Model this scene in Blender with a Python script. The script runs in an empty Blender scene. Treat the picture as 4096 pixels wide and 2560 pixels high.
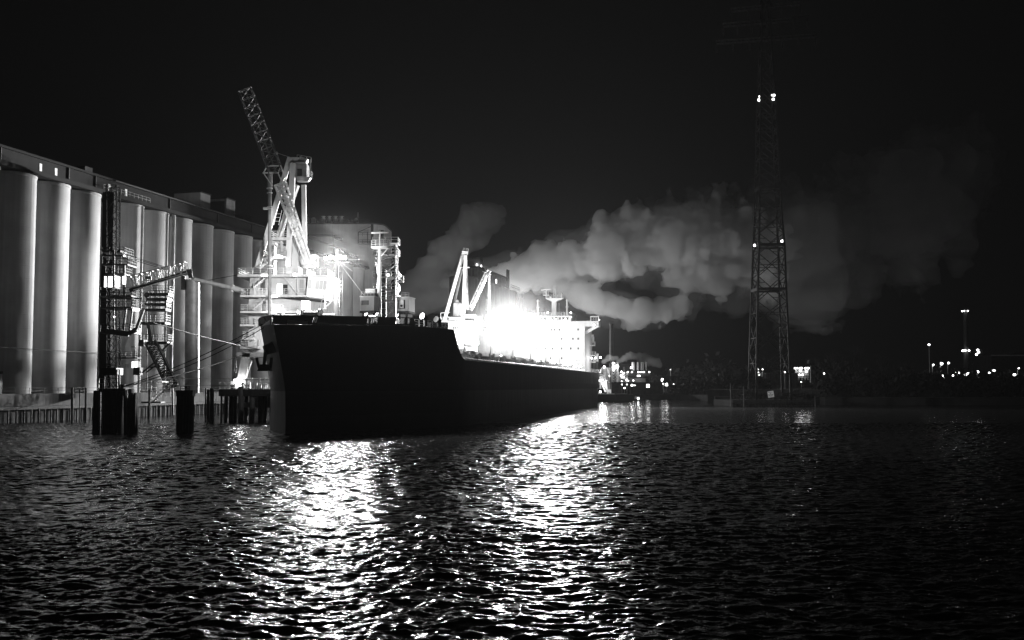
import bpy, bmesh, math, random
import numpy as np
from mathutils import Vector, Matrix, noise as mnoise
R = random.Random(7)
SC = bpy.context.scene
COL = SC.collection
# ------------------------------------------------------------------ camera model
F = 4300.0; CH = 6.5; HOR = 1545.0
TH = math.atan((HOR - 1280.0) / F)
CT, ST = math.cos(TH), math.sin(TH)
def P(u, v, Y):
    a = (u - 2048.0) / F; b = (1280.0 - v) / F
    k = Y / (CT - b * ST)
    return Vector((a * k, Y, CH + (ST + b * CT) * k))
# ------------------------------------------------------------------ materials
def nodes(m):
    m.use_nodes = True
    return m.node_tree.nodes, m.node_tree.links
def mat(name, c, rough=0.7, var=0.25, scale=0.8, streak=0.0, bump=0.0, spec=0.5, metal=0.0, corr=0.0):
    m = bpy.data.materials.new(name); n, l = nodes(m)
    b = n['Principled BSDF']
    b.inputs['Roughness'].default_value = rough
    b.inputs['Metallic'].default_value = metal
    b.inputs['Specular IOR Level'].default_value = spec
    tc = n.new('ShaderNodeTexCoord')
    no = n.new('ShaderNodeTexNoise'); no.inputs['Scale'].default_value = scale
    no.inputs['Detail'].default_value = 6
    l.new(tc.outputs['Object'], no.inputs['Vector'])
    fac = no.outputs['Fac']
    if streak > 0:
        mp = n.new('ShaderNodeMapping'); mp.inputs['Scale'].default_value = (1.6, 1.6, 0.05)
        l.new(tc.outputs['Object'], mp.inputs['Vector'])
        n2 = n.new('ShaderNodeTexNoise'); n2.inputs['Scale'].default_value = 1.0; n2.inputs['Detail'].default_value = 5
        l.new(mp.outputs['Vector'], n2.inputs['Vector'])
        mx = n.new('ShaderNodeMix'); mx.data_type = 'FLOAT'; mx.inputs['Factor'].default_value = streak
        l.new(fac, mx.inputs[2]); l.new(n2.outputs['Fac'], mx.inputs[3]); fac = mx.outputs[0]
    mr = n.new('ShaderNodeMapRange')
    mr.inputs['From Min'].default_value = 0.3; mr.inputs['From Max'].default_value = 0.7
    mr.inputs['To Min'].default_value = c * (1 - var); mr.inputs['To Max'].default_value = c * (1 + var)
    l.new(fac, mr.inputs['Value'])
    l.new(mr.outputs['Result'], b.inputs['Base Color'])
    if corr > 0:
        w = n.new('ShaderNodeTexWave'); w.inputs['Scale'].default_value = corr
        w.bands_direction = 'X'
        l.new(tc.outputs['Object'], w.inputs['Vector'])
        bp = n.new('ShaderNodeBump'); bp.inputs['Strength'].default_value = 0.8; bp.inputs['Distance'].default_value = 0.08
        l.new(w.outputs['Fac'], bp.inputs['Height']); l.new(bp.outputs['Normal'], b.inputs['Normal'])
    elif bump > 0:
        bp = n.new('ShaderNodeBump'); bp.inputs['Strength'].default_value = bump; bp.inputs['Distance'].default_value = 0.1
        l.new(no.outputs['Fac'], bp.inputs['Height']); l.new(bp.outputs['Normal'], b.inputs['Normal'])
    return m
def emit(name, s, sample=False, tint=(1, 1, 1)):
    m = bpy.data.materials.new(name); n, l = nodes(m)
    b = n['Principled BSDF']
    b.inputs['Base Color'].default_value = (.8, .8, .8, 1)
    b.inputs['Emission Color'].default_value = (*tint, 1)
    b.inputs['Emission Strength'].default_value = s
    m.cycles.emission_sampling = 'FRONT' if sample else 'NONE'
    return m
M = {}
M['concrete'] = mat('concrete', .30, .85, .22, .35, streak=.55, bump=.1)
M['concrete_old'] = mat('stained_concrete', .20, .85, .55, .5, streak=.6, bump=.3)
M['white'] = mat('white_paint', .62, .45, .10, .6, streak=.5)
M['white_dirty'] = mat('weathered_white_paint', .5, .55, .25, .9, streak=.5)
M['steel'] = mat('grey_steel', .22, .5, .25, .8, metal=.1)
M['steel_dk'] = mat('dark_steel', .022, .6, .35, .9, spec=.2)
M['galv'] = mat('galvanised_steel', .30, .5, .2, .5, metal=.3)
M['corr'] = mat('corrugated_sheet', .55, .5, .15, .5, streak=.4, corr=1.6)
M['timber'] = mat('wet_timber', .03, .75, .5, 1.3, streak=.6, bump=.4, spec=.25)
M['timber_pale'] = mat('grey_timber', .12, .85, .5, 1.3, streak=.6, bump=.4)
M['quay'] = mat('dimmed_quay_concrete', .07, .9, .55, .5, streak=.6, bump=.3)  # streaky concrete with its base darkened against the lamplight
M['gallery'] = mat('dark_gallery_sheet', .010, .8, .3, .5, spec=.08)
M['roof_dk'] = mat('dark_roof_sheet', .025, .8, .3, .5, spec=.15)
M['black'] = mat('black_paint', .012, .45, .3, .5)
M['rope'] = mat('mooring_rope', .015, .9, .2, 3, spec=.1)
M['rope_pale'] = mat('pale_rope', .18, .9, .2, 3)
M['pylon'] = mat('dimmed_pylon_steel', .010, .6, .2, .5, spec=.15)  # steel darkened to near black so the pylon looks unlit
M['boom_dk'] = mat('dimmed_boom_steel', .075, .6, .2, .5, spec=.2)  # boom steel darkened so the upper section looks dimly lit
M['unlit_dk'] = mat('unlit_black_steel', .006, .8, .3, .5, spec=.05)  # tower steel darkened in colour so the gap between silos stays dark
M['glass'] = mat('dark_glass', .03, .1, .1, 1)
M['earth'] = mat('dark_earth', .035, .95, .5, .15, bump=.4)
M['leaf'] = mat('night_foliage', .02, .8, .5, .8)
M['wood_dk'] = mat('dark_bark', .025, .9, .3, 2)
M['brickd'] = mat('dim_building_wall', .05, .8, .25, .2)
M['deck'] = mat('deck_paint', .20, .6, .3, .5)
M['lamp'] = emit('lamp_glow', 8)
M['lamp_hot'] = emit('floodlight_glow', 30)
M['lamp_dim'] = emit('small_lamp_glow', 5)
M['win'] = emit('lit_window', 2.2)
M['win_dim'] = emit('dim_lit_window', .022)
M['white_sign'] = mat('sign_board_white', .85, .6, .08, 1)
M['ink'] = mat('sign_lettering', .06, .7, .1, 1)
# ------------------------------------------------------------------ mesh builder
class MB:
    def __init__(s): s.v = []; s.f = []; s.sm = []
    def add(s, vs, fs, smooth=False):
        o = len(s.v); s.v += [tuple(p) for p in vs]
        s.f += [tuple(i + o for i in f) for f in fs]; s.sm += [smooth] * len(fs)
        return s
    def hexa(s, c):     # 8 corners: bottom ring 0-3 (ccw from above), top ring 4-7
        return s.add(c, [(3, 2, 1, 0), (4, 5, 6, 7), (0, 1, 5, 4), (1, 2, 6, 5), (2, 3, 7, 6), (3, 0, 4, 7)])
    def box(s, x0, x1, y0, y1, z0, z1):
        return s.hexa([(x0, y0, z0), (x1, y0, z0), (x1, y1, z0), (x0, y1, z0), (x0, y0, z1), (x1, y0, z1), (x1, y1, z1), (x0, y1, z1)])
    def obox(s, o, ax, ay, x0, x1, y0, y1, z0, z1):     # oriented footprint
        o = Vector(o); ax = Vector(ax); ay = Vector(ay); Z = Vector((0, 0, 1))
        g = lambda x, y, z: o + ax * x + ay * y + Z * z
        return s.hexa([g(x0, y0, z0), g(x1, y0, z0), g(x1, y1, z0), g(x0, y1, z0), g(x0, y0, z1), g(x1, y0, z1), g(x1, y1, z1), g(x0, y1, z1)])
    def beam(s, p, q, w, h=None, up=(0, 0, 1)):
        p = Vector(p); q = Vector(q); h = w if h is None else h
        d = (q - p)
        if d.length < 1e-6: return s
        d.normalize(); up = Vector(up)
        if abs(d.dot(up)) > .97: up = Vector((0, 1, 0))
        a = d.cross(up).normalized() * w / 2; b = a.cross(d).normalized() * h / 2
        return s.hexa([p - a - b, p + a - b, p + a + b, p - a + b, q - a - b, q + a - b, q + a + b, q - a + b])
    def tube(s, p, q, r, n=10, r2=None, cap=True):
        p = Vector(p); q = Vector(q); r2 = r if r2 is None else r2
        d = (q - p).normalized(); up = Vector((0, 0, 1)) if abs(d.z) < .95 else Vector((0, 1, 0))
        a = d.cross(up).normalized(); b = d.cross(a).normalized()
        vs = []
        for c, rr in ((p, r), (q, r2)):
            for i in range(n):
                t = 2 * math.pi * i / n
                vs.append(c + (a * math.cos(t) + b * math.sin(t)) * rr)
        s.add(vs, [(i, (i + 1) % n, n + (i + 1) % n, n + i) for i in range(n)], True)
        if cap: s.add(vs, [tuple(range(n))[::-1], tuple(range(n, 2 * n))])
        return s
    def poly(s, pts, r, n=6):
        for a, b in zip(pts[:-1], pts[1:]): s.tube(a, b, r, n)
        return s
    def lathe(s, c, prof, n=24):    # prof: list of (r, z) from bottom to top
        c = Vector(c); vs = []
        for r, z in prof:
            for i in range(n):
                t = 2 * math.pi * i / n
                vs.append((c.x + r * math.cos(t), c.y + r * math.sin(t), c.z + z))
        for k in range(len(prof) - 1):
            s.add(vs[k * n:(k + 2) * n], [(i, (i + 1) % n, n + (i + 1) % n, n + i) for i in range(n)], True)
        s.add(vs[:n], [tuple(range(n))[::-1]]); s.add(vs[-n:], [tuple(range(n))])
        return s
    def ball(s, c, r, n=8, m=5, sq=1.0):
        return s.lathe((c[0], c[1], c[2]), [(max(.02 * r, r * math.sin(math.pi * k / m)), -r * sq * math.cos(math.pi * k / m)) for k in range(m + 1)], n)
    def prism(s, pts, z0, z1):
        n = len(pts)
        vs = [(x, y, z0) for x, y in pts] + [(x, y, z1) for x, y in pts]
        return s.add(vs, [tuple(range(n))[::-1], tuple(range(n, 2 * n))] + [(i, (i + 1) % n, n + (i + 1) % n, n + i) for i in range(n)])
    def truss(s, p, q, w, h, n, rc, rb, side=(1, 0, 0), w2=None, h2=None, dense=False):
        p = Vector(p); q = Vector(q); d = (q - p).normalized(); side = Vector(side)
        a = (side - d * side.dot(d)).normalized(); b = d.cross(a).normalized()
        w2 = w if w2 is None else w2; h2 = h if h2 is None else h2
        def ring(t):
            c = p.lerp(q, t); W = (w + (w2 - w) * t) / 2; H = (h + (h2 - h) * t) / 2
            return [c - a * W - b * H, c + a * W - b * H, c + a * W + b * H, c - a * W + b * H]
        rs = [ring(i / n) for i in range(n + 1)]
        for k in range(4): s.beam(rs[0][k], rs[-1][k], rc)
        for i in range(n):
            for k in range(4):
                k2 = (k + 1) % 4
                if (i + k) % 2: s.beam(rs[i][k], rs[i + 1][k2], rb)
                else: s.beam(rs[i][k2], rs[i + 1][k], rb)
                if dense: s.beam(rs[i][k], rs[i + 1][k2], rb); s.beam(rs[i][k2], rs[i + 1][k], rb)
                s.beam(rs[i][k], rs[i][k2], rb)
        for k in range(4): s.beam(rs[n][k], rs[n][(k + 1) % 4], rb)
        return s
    def rail(s, pts, h=1.1, step=1.6, r=.05, bars=2):
        pts = [Vector(p) for p in pts]; Z = Vector((0, 0, 1))
        for a, b in zip(pts[:-1], pts[1:]):
            n = max(1, round((b - a).length / step))
            for i in range(n + 1):
                c = a.lerp(b, i / n); s.beam(c, c + Z * h, r * 1.3)
            for k in range(1, bars + 1): s.beam(a + Z * h * k / bars, b + Z * h * k / bars, r)
        return s
    def stair(s, p, q, w=.9, side=(0, 1, 0), r=.1):
        p = Vector(p); q = Vector(q); sd = Vector(side) * w / 2; Z = Vector((0, 0, 1))
        for k in (-1, 1):
            s.beam(p + sd * k, q + sd * k, r, r * 2.2)
            s.beam(p + sd * k + Z, q + sd * k + Z, r * .6)
            for t in (0, .33, .66, 1): s.beam(p.lerp(q, t) + sd * k, p.lerp(q, t) + sd * k + Z, r * .6)
        n = max(3, int((q - p).length / .45))
        for i in range(1, n):
            c = p.lerp(q, i / n); s.beam(c - sd, c + sd, .25, .06)
        return s
    def ladder(s, p, q, w=.5, side=(1, 0, 0), cage=False, r=.06):
        p = Vector(p); q = Vector(q); sd = Vector(side) * w / 2
        for k in (-1, 1): s.beam(p + sd * k, q + sd * k, r)
        n = int((q - p).length / .6)
        for i in range(1, n): c = p.lerp(q, i / n); s.beam(c - sd, c + sd, r * .8)
        return s
def mesh_obj(name, mb, m):
    me = bpy.data.meshes.new(name); me.from_pydata(mb.v, [], mb.f)
    me.polygons.foreach_set('use_smooth', mb.sm); me.update()
    me.materials.append(m)
    o = bpy.data.objects.new(name, me); COL.objects.link(o)
    return o
# ------------------------------------------------------------------ things
def thing(name, label, cat, loc, rotz=0.0, group=None):
    o = bpy.data.objects.new(name, None); COL.objects.link(o); o.empty_display_size = 1
    o.location = loc; o.rotation_euler = (0, 0, rotz)
    o['label'] = label; o['category'] = cat
    if group: o['group'] = group
    return o
def rootmat(o):
    return Matrix.Translation(o.location) @ Matrix.Rotation(o.rotation_euler[2], 4, 'Z')
def root_of(o):
    while o.parent: o = o.parent
    return o
def part(name, mb, m, parent, world=True, label=None):
    """one mesh part; world=True: coordinates are world ones and are brought into the thing's frame"""
    if world:
        inv = rootmat(root_of(parent)).inverted()
        mb.v = [tuple(inv @ Vector(p)) for p in mb.v]
    o = mesh_obj(name, mb, m)
    o.parent = parent
    if label: o['label'] = label
    return o
def solid(name, mb, m, label, cat, group=None):
    """a thing that is one mesh; origin brought to its base"""
    a = np.array(mb.v); c = Vector(((a[:, 0].min() + a[:, 0].max()) / 2, (a[:, 1].min() + a[:, 1].max()) / 2, a[:, 2].min()))
    mb.v = [tuple(Vector(p) - c) for p in mb.v]
    o = mesh_obj(name, mb, m); o.location = c
    o['label'] = label; o['category'] = cat
    if group: o['group'] = group
    return o
def struct(name, mb, m, kind='structure'):
    o = mesh_obj(name, mb, m); o['kind'] = kind
    return o
def light(parent, p, power, radius=.3, name='light_source', spot=None, aim=None, blend=.6):
    d = bpy.data.lights.new(name, 'SPOT' if spot else 'POINT')
    d.energy = power; d.shadow_soft_size = radius
    if spot: d.spot_size = math.radians(spot); d.spot_blend = blend
    o = bpy.data.objects.new(name, d); COL.objects.link(o)
    inv = rootmat(root_of(parent)).inverted()
    mw = Matrix.Translation(p)
    if aim is not None:
        mw = mw @ (Vector(aim) - Vector(p)).to_track_quat('-Z', 'Y').to_matrix().to_4x4()
    o.parent = parent; o.matrix_local = inv @ mw
    return o
def copytree(o, parent=None):
    c = o.copy(); COL.objects.link(c); c.parent = parent
    for ch in o.children: copytree(ch, c)
    return c
EX, EY, EZ = Vector((1, 0, 0)), Vector((0, 1, 0)), Vector((0, 0, 1))
# ------------------------------------------------------------------ camera
cam = bpy.data.cameras.new('camera'); cam.sensor_width = 36.0; cam.lens = F / 4096 * 36
cam.clip_end = 20000; cam.clip_start = .2
co = bpy.data.objects.new('camera', cam); COL.objects.link(co)
co.location = (0, 0, CH); co.rotation_euler = (math.radians(90) + TH, 0, 0)
SC.camera = co
SC.view_settings.view_transform = 'Standard'; SC.view_settings.look = 'None'
SC.view_settings.exposure = 0; SC.view_settings.gamma = 1
# ------------------------------------------------------------------ night sky
W = bpy.data.worlds.new('World'); SC.world = W; n, l = nodes(W)
bg = n['Background']
sky = n.new('ShaderNodeTexSky'); sky.sky_type = 'NISHITA'; sky.sun_disc = False
sky.sun_elevation = math.radians(-4); sky.sun_rotation = math.radians(-40)
bw = n.new('ShaderNodeRGBToBW'); l.new(sky.outputs['Color'], bw.inputs['Color'])
ma = n.new('ShaderNodeMath'); ma.operation = 'MULTIPLY_ADD'
ma.inputs[1].default_value = .006; ma.inputs[2].default_value = .0013
l.new(bw.outputs['Val'], ma.inputs[0])
cb = n.new('ShaderNodeCombineColor')
for i, t in enumerate((1, 1, 1)):
    mm = n.new('ShaderNodeMath'); mm.operation = 'MULTIPLY'; mm.inputs[1].default_value = t
    l.new(ma.outputs[0], mm.inputs[0]); l.new(mm.outputs[0], cb.inputs[i])
l.new(cb.outputs['Color'], bg.inputs['Color']); bg.inputs['Strength'].default_value = 1
W.cycles.sampling_method = 'NONE'
# ------------------------------------------------------------------ water
def water_height(X, Y, dmin):
    """sum of many short wind waves; returns height in metres"""
    rg = np.random.RandomState(3); H = np.zeros_like(X)
    wl = np.exp(np.linspace(math.log(.26), math.log(6.0), 84))
    for L_ in wl:
        th = math.radians(rg.normal(262, 50)); k = 2 * math.pi / L_
        slope = .055 * (1.0 if L_ < 1.1 else (1.1 / L_) ** 1.1)
        ph = rg.uniform(0, 6.28); c1, c2, e1, e2, e3 = rg.uniform(.05, .25), rg.uniform(.05, .25), rg.uniform(-.11, .11), rg.uniform(-.09, .09), rg.uniform(0, 6)
        if L_ < 3.2 * dmin: continue
        arg = k * (X * math.cos(th) + Y * math.sin(th)) + ph + .9 * np.sin(X * c1 + Y * c2 + ph * 3)
        s_ = np.sin(arg)
        # groups of stronger and calmer water
        env = .72 + .42 * np.sin(X * e1 + Y * e2 + e3)
        far = np.clip((Y - 55) / 60, 0, 1); far = far * far * (3 - 2 * far)
        gain = .85 + (.65 if L_ < 3.5 else .35) * far if L_ > .8 else 1.05
        H += slope / k * env * gain * (s_ + .18 * np.cos(2 * arg))
    return H
def water_tiles():
    vs = []; fs = []; o = 0
    tiers = [(-26, 26, 20, 50, .075, .08), (-50, 50, 50, 96, .14, .15), (-96, 96, 96, 190, .25, .28), (-190, 190, 190, 380, .8, .9)]
    for x0, x1, y0, y1, dx, dy in tiers:
        nx = int((x1 - x0) / dx) + 1; ny = int((y1 - y0) / dy) + 1
        X, Y = np.meshgrid(np.linspace(x0, x1, nx), np.linspace(y0, y1, ny))
        H = water_height(X, Y, max(dx, dy))
        if dx > .6: H *= .7
        vs.append(np.stack([X.ravel(), Y.ravel(), H.ravel()], 1))
        i = np.arange(nx * ny).reshape(ny, nx)
        fs.append(np.stack([i[:-1, :-1].ravel(), i[:-1, 1:].ravel(), i[1:, 1:].ravel(), i[1:, :-1].ravel()], 1) + o)
        o += nx * ny
    flat = [(-7000, -300, 7000, 20), (-7000, 20, -26, 50), (26, 20, 7000, 50), (-7000, 50, -50, 96), (50, 50, 7000, 96),
            (-7000, 96, -96, 190), (96, 96, 7000, 190), (-7000, 190, -190, 380), (190, 190, 7000, 380), (-7000, 380, 7000, 9000)]
    for x0, y0, x1, y1 in flat:
        vs.append(np.array([(x0, y0, 0), (x1, y0, 0), (x1, y1, 0), (x0, y1, 0)], float))
        fs.append(np.array([[0, 1, 2, 3]]) + o); o += 4
    return np.concatenate(vs), np.concatenate(fs)
wv, wf = water_tiles()
me = bpy.data.meshes.new('river_water')
me.vertices.add(len(wv)); me.vertices.foreach_set('co', wv.astype(np.float32).ravel())
me.loops.add(len(wf) * 4); me.loops.foreach_set('vertex_index', wf.astype(np.int32).ravel())
me.polygons.add(len(wf)); me.polygons.foreach_set('loop_start', np.arange(0, len(wf) * 4, 4, dtype=np.int32))
me.polygons.foreach_set('use_smooth', np.ones(len(wf), bool))
me.update(); me.validate()
mw = bpy.data.materials.new('river_water'); n, l = nodes(mw); b = n['Principled BSDF']
b.inputs['Base Color'].default_value = (.0045, .0045, .0045, 1); b.inputs['Roughness'].default_value = .06
b.inputs['IOR'].default_value = 1.333
tc = n.new('ShaderNodeTexCoord')
prev = None
for sc_, st, dist in (((.75, 1.5, 1), 1.0, .12), ((2.4, 4.6, 1), 1.0, .045)):
    mp = n.new('ShaderNodeMapping'); mp.inputs['Scale'].default_value = sc_
    l.new(tc.outputs['Object'], mp.inputs['Vector'])
    no = n.new('ShaderNodeTexNoise'); no.inputs['Scale'].default_value = 1; no.inputs['Detail'].default_value = 3
    l.new(mp.outputs['Vector'], no.inputs['Vector'])
    bp = n.new('ShaderNodeBump'); bp.inputs['Strength'].default_value = st; bp.inputs['Distance'].default_value = dist
    l.new(no.outputs['Fac'], bp.inputs['Height'])
    if prev: l.new(prev.outputs['Normal'], bp.inputs['Normal'])
    prev = bp
l.new(prev.outputs['Normal'], b.inputs['Normal'])
me.materials.append(mw)
o = bpy.data.objects.new('river_water', me); COL.objects.link(o); o['kind'] = 'structure'
# ------------------------------------------------------------------ silo row frame
SO = Vector((-89.2, 205, 0)); ER = Vector((.242, .9703, 0)); EN = Vector((.9703, -.242, 0))
def SR(s, n_, z): return SO + ER * s + EN * n_ + EZ * z
ZB = 5.1
# land behind the left quay, far banks
def slab(pts, z0, z1): return MB().prism([(p[0], p[1]) for p in pts], z0, z1)
def rowpt(s, n_): q = SR(s, n_, 0); return (q.x, q.y)
struct('terminal_ground', slab([rowpt(-160, 3), rowpt(-160, -900), rowpt(1400, -900), rowpt(1400, 3), rowpt(330, 3), rowpt(100, 3), rowpt(60, 3)][::1], -2, ZB), M['earth'])
# ------------------------------------------------------------------ grain silos
def silo(s, label, r=4.85, z1=46.3, n_=-4.9, group='grain silos in the row along the quay', mt='concrete'):
    c = SR(s - 5.0, n_, 0)
    o = thing('grain_silo', label, 'silo', (c.x, c.y, ZB), 0, group)
    mb = MB(); prof = [(r, 0)]
    z = 0
    H = z1 - ZB
    while z < H - 3:           # slip-form lift rings
        z += 2.4 + R.uniform(-.2, .2); prof += [(r, z), (r + .018, z + .06), (r, z + .14)]
    prof += [(r, H - .5), (r + .12, H - .4), (r + .12, H)]
    mb.lathe((c.x, c.y, ZB), prof, 40)
    part('wall', mb, M[mt], o)
    mb = MB(); mb.lathe((c.x, c.y, z1), [(r - .3, .003), (r - .3, .35), (.6, .9)], 24)
    part('roof', mb, M['concrete_old'], o)
    return o
lab = [(-20, 'grain silo mostly outside the left photo edge'), (-10, 'pale grain silo cut by the left edge of the photo'),
       (0, 'first full-width tall concrete grain silo from the left edge'), (10, 'second full-width grain silo, between two plain neighbours'),
       (20, 'grain silo just left of the dark lattice tower, with a faint slanting shadow'), (35.5, 'grain silo right behind the lit cab and lattice tower'),
       (45.6, 'brightest grain silo with dark vertical joint beside the lattice boom'), (55.9, 'grain silo with slanting shadows below the roof house'),
       (65.8, 'grain silo streaked with a grid of scaffold-like shadows'), (76.4, 'dim grain silo left of the ship loader platforms'),
       (86.4, 'dark grain silo half hidden behind the ship loader leg'), (96.4, 'grain silo behind the ship loader stair platforms'),
       (106.4, 'grain silo behind the ship loader cab'), (116.4, 'grain silo behind the raised loader boom foot'),
       (126.4, 'brightly lit silo directly behind the foremast floodlight'), (136.4, 'lit silo just right of the glowing foremast lamp'),
       (146.4, 'lit silo under the headhouse with mast stay crossing it'), (156.4, 'lit silo above the louvred deck cabin'),
       (166.4, 'lit silo at the end of the row beside the T-topped mast')]
for s, t in lab[1:]: silo(s, t)
# pipe strips between silos
for s, r_, t in ((43.0, .45, 'wide vertical pipe in front of the brightest silo'), (30.5, .3, 'thin vertical pipe beside the lattice tower silo')):
    c = SR(s, .6, 0)
    solid('vertical_pipe', MB().tube(c + EZ * ZB, c + EZ * 46, r_, 12), M['steel'], t, 'pipe')
# ------------------------------------------------------------------ conveyor gallery on top of the row
g = thing('conveyor_gallery', 'long dark conveyor gallery running along the tops of the grain silos', 'gallery', SR(-30, -5, 46.5))
def GB(s0, s1, n0, n1, z0, z1, mb=None): return (mb or MB()).obox(SO, ER, EN, s0, s1, n0, n1, z0, z1)
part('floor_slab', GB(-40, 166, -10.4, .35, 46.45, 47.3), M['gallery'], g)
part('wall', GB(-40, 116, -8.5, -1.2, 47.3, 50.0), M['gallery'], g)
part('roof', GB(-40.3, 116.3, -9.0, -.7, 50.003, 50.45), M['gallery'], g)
part('gutter', GB(22, 90, -.64, -.42, 50.06, 50.26), M['steel_dk'], g)
for s in (-12, 7.3, 16, 44, 66, 84):
    mb = MB(); mb.beam(SR(s, -1.05, 47.3), SR(s, -1.05, 50), .22); part('post', mb, M['steel_dk'], g)
for s in (3.2, -1.3, 20.5, 26.5):
    w = part('window', GB(s, s + .7, -1.25, -1.13, 47.7, 49.2), M['win_dim'], g)
mb = MB(); mb.rail([SR(17, .2, 47.3), SR(34, .2, 47.3)], 1.1, 1.5, .05); part('railing', mb, M['steel'], g)
mb = MB(); mb.obox(SO, ER, EN, 13, 15.5, -3.5, -1.5, 50.45, 51.6); part('roof_hatch', mb, M['roof_dk'], g)
# roof houses
def rooms(o, s0, s1, n0, n1, z0, z1, m):
    part('wall', GB(s0, s1, n0, n1, z0, z1), m, o)
    part('roof', GB(s0 - .2, s1 + .2, n0 - .2, n1 + .2, z1 + .003, z1 + .3), M['roof_dk'], o)
h1 = thing('roof_house', 'pale lit box house on the silo roof behind the gallery', 'roof house', SR(76, -14, 46.5))
rooms(h1, 73.6, 78.6, -18.2, -10.5, 46.5, 57.2, M['concrete'])
h2 = thing('roof_house', 'dimmer dark-fronted box house on the silo roof, nearer the loader', 'roof house', SR(90, -14, 46.5))
rooms(h2, 87.2, 92, -16, -10.5, 46.5, 57.9, M['concrete_old'])
part('end_panel', MB().obox(SO, ER, EN, 87.06, 87.19, -15.6, -11, 47.5, 57.2), M['roof_dk'], h2)  # dark sheet over the near end face
h3 = thing('roof_house', 'low dark box on the silo roof left of the crane boom', 'roof house', SR(99, -14, 46.5))
rooms(h3, 97, 101, -16, -10.5, 46.5, 54.6, M['roof_dk'])
# ------------------------------------------------------------------ headhouse
HY = 369.0
def HP(u, d=0): q = P(u, 1000, HY + d); return (q.x, q.y)
def HZ(v): return P(1400, v, HY).z
hh = thing('headhouse', 'tall pale concrete headhouse with a row of round vents on its roof', 'building', P(1380, 1560, HY))
pts = [HP(1216), HP(1476)]
c0 = Vector((*HP(1476), 0)) + Vector((0, 5, 0))
for i in range(1, 7):
    t = i / 6 * math.pi / 2; pts.append((c0.x + 5 * math.sin(t), c0.y - 5 * math.cos(t)))
pts += [(c0.x + 5.6, c0.y + 14), (HP(1216)[0], HY + 24)]
part('wall', MB().prism(pts, ZB, HZ(897)), M['concrete'], hh)
cx_, cy_ = sum(p[0] for p in pts) / len(pts), sum(p[1] for p in pts) / len(pts)
part('roof', MB().prism([(cx_ + (p[0] - cx_) * 1.008, cy_ + (p[1] - cy_) * 1.008) for p in pts], HZ(897) + .003, HZ(891)), M['roof_dk'], hh)
ax0, ax1 = HP(1222)[0], HP(1338)[0]
part('annex', MB().box(ax0, ax1, HY - 4, HY - .003, 46, HZ(952)), M['concrete'], hh)
part('annex_roof', MB().box(ax0 - .3, ax1 + .3, HY - 4.4, HY - .004, HZ(952) + .003, HZ(945)), M['roof_dk'], hh)
mb = MB(); mb.beam(P(1338, 948, HY - 2), P(1368, 958, HY - 2), .8, .8); part('roof_duct', mb, M['roof_dk'], hh)
mb = MB(); mb.beam(P(1236, 952, HY - 5), P(1338, 986, HY - 6), .9, .6); mb.beam(P(1338, 986, HY - 6), P(1440, 1040, HY - 6), .5, .4); part('sloping_duct', mb, M['steel_dk'], hh)
for u, big in ((1229, 3), (1255, 3), (1294, 1), (1318, 1), (1343, 1), (1367, 1), (1392, 0), (1406, 0), (1425, 2)):
    q = P(u, 891, HY + 3); mb = MB()
    if big == 1: mb.lathe(q, [(.5, 0), (.75, .5), (.75, 1.5), (.45, 1.7), (.45, 1.9), (.7, 2.0), (.7, 2.3), (.1, 2.4)], 12)
    elif big == 2: mb.lathe(q, [(.25, 0), (.25, .8), (.55, .9), (.55, 1.4), (.1, 1.8)], 10)
    elif big == 3: mb.box(q.x - .75, q.x + .75, q.y - .7, q.y + .7, q.z, q.z + 1.4); mb.box(q.x - .4, q.x + .4, q.y - .4, q.y + .4, q.z + 1.41, q.z + 1.8)
    else: mb.lathe(q, [(.6, 0), (.45, .6), (.5, .9), (.1, 1.2)], 10)
    part('roof_vent', mb, M['galv'], hh)
mb = MB(); mb.tube(P(1432, 891, HY + 4), P(1432, 850, HY + 4), .12, 6); part('antenna', mb, M['galv'], hh)
mb = MB(); mb.rail([P(1220, 891, HY + .3), P(1476, 890, HY + .3)], 1.0, 3, .05); part('railing', mb, M['steel_dk'], hh)
mb = MB(); mb.beam(P(1489, 980, HY + .5), P(1489, 893, HY + .5), .9); part('pipe_chase', mb, M['steel_dk'], hh)
q = P(1512, 935, HY); part('opening', MB().obox(Vector((c0.x + 3.2, c0.y - 3.9, 0)), (.8, .6, 0), (-.6, .8, 0), 0, 1.9, -.12, .5, P(1, 950, HY).z, P(1, 918, HY).z), M['black'], hh)
mb = MB()
for v in (973, 945): mb.rail([P(1432, v, HY - 2), P(1488, v, HY - 2)], 1.2, 1.4, .1)
for u in (1434, 1470, 1487): mb.beam(P(u, 975, HY - 2), P(u, 928, HY - 2), .22)
mb.beam(P(1434, 928, HY - 2), P(1487, 905, HY - 2), .2); part('catwalk', mb, M['steel_dk'], hh)
a_, b_ = P(1430, 973, HY - 2), P(1489, 973, HY - 2); part('catwalk_floor', MB().box(a_.x, b_.x, HY - 2.2, HY - .003, a_.z - .3, a_.z), M['steel'], hh)
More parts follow.
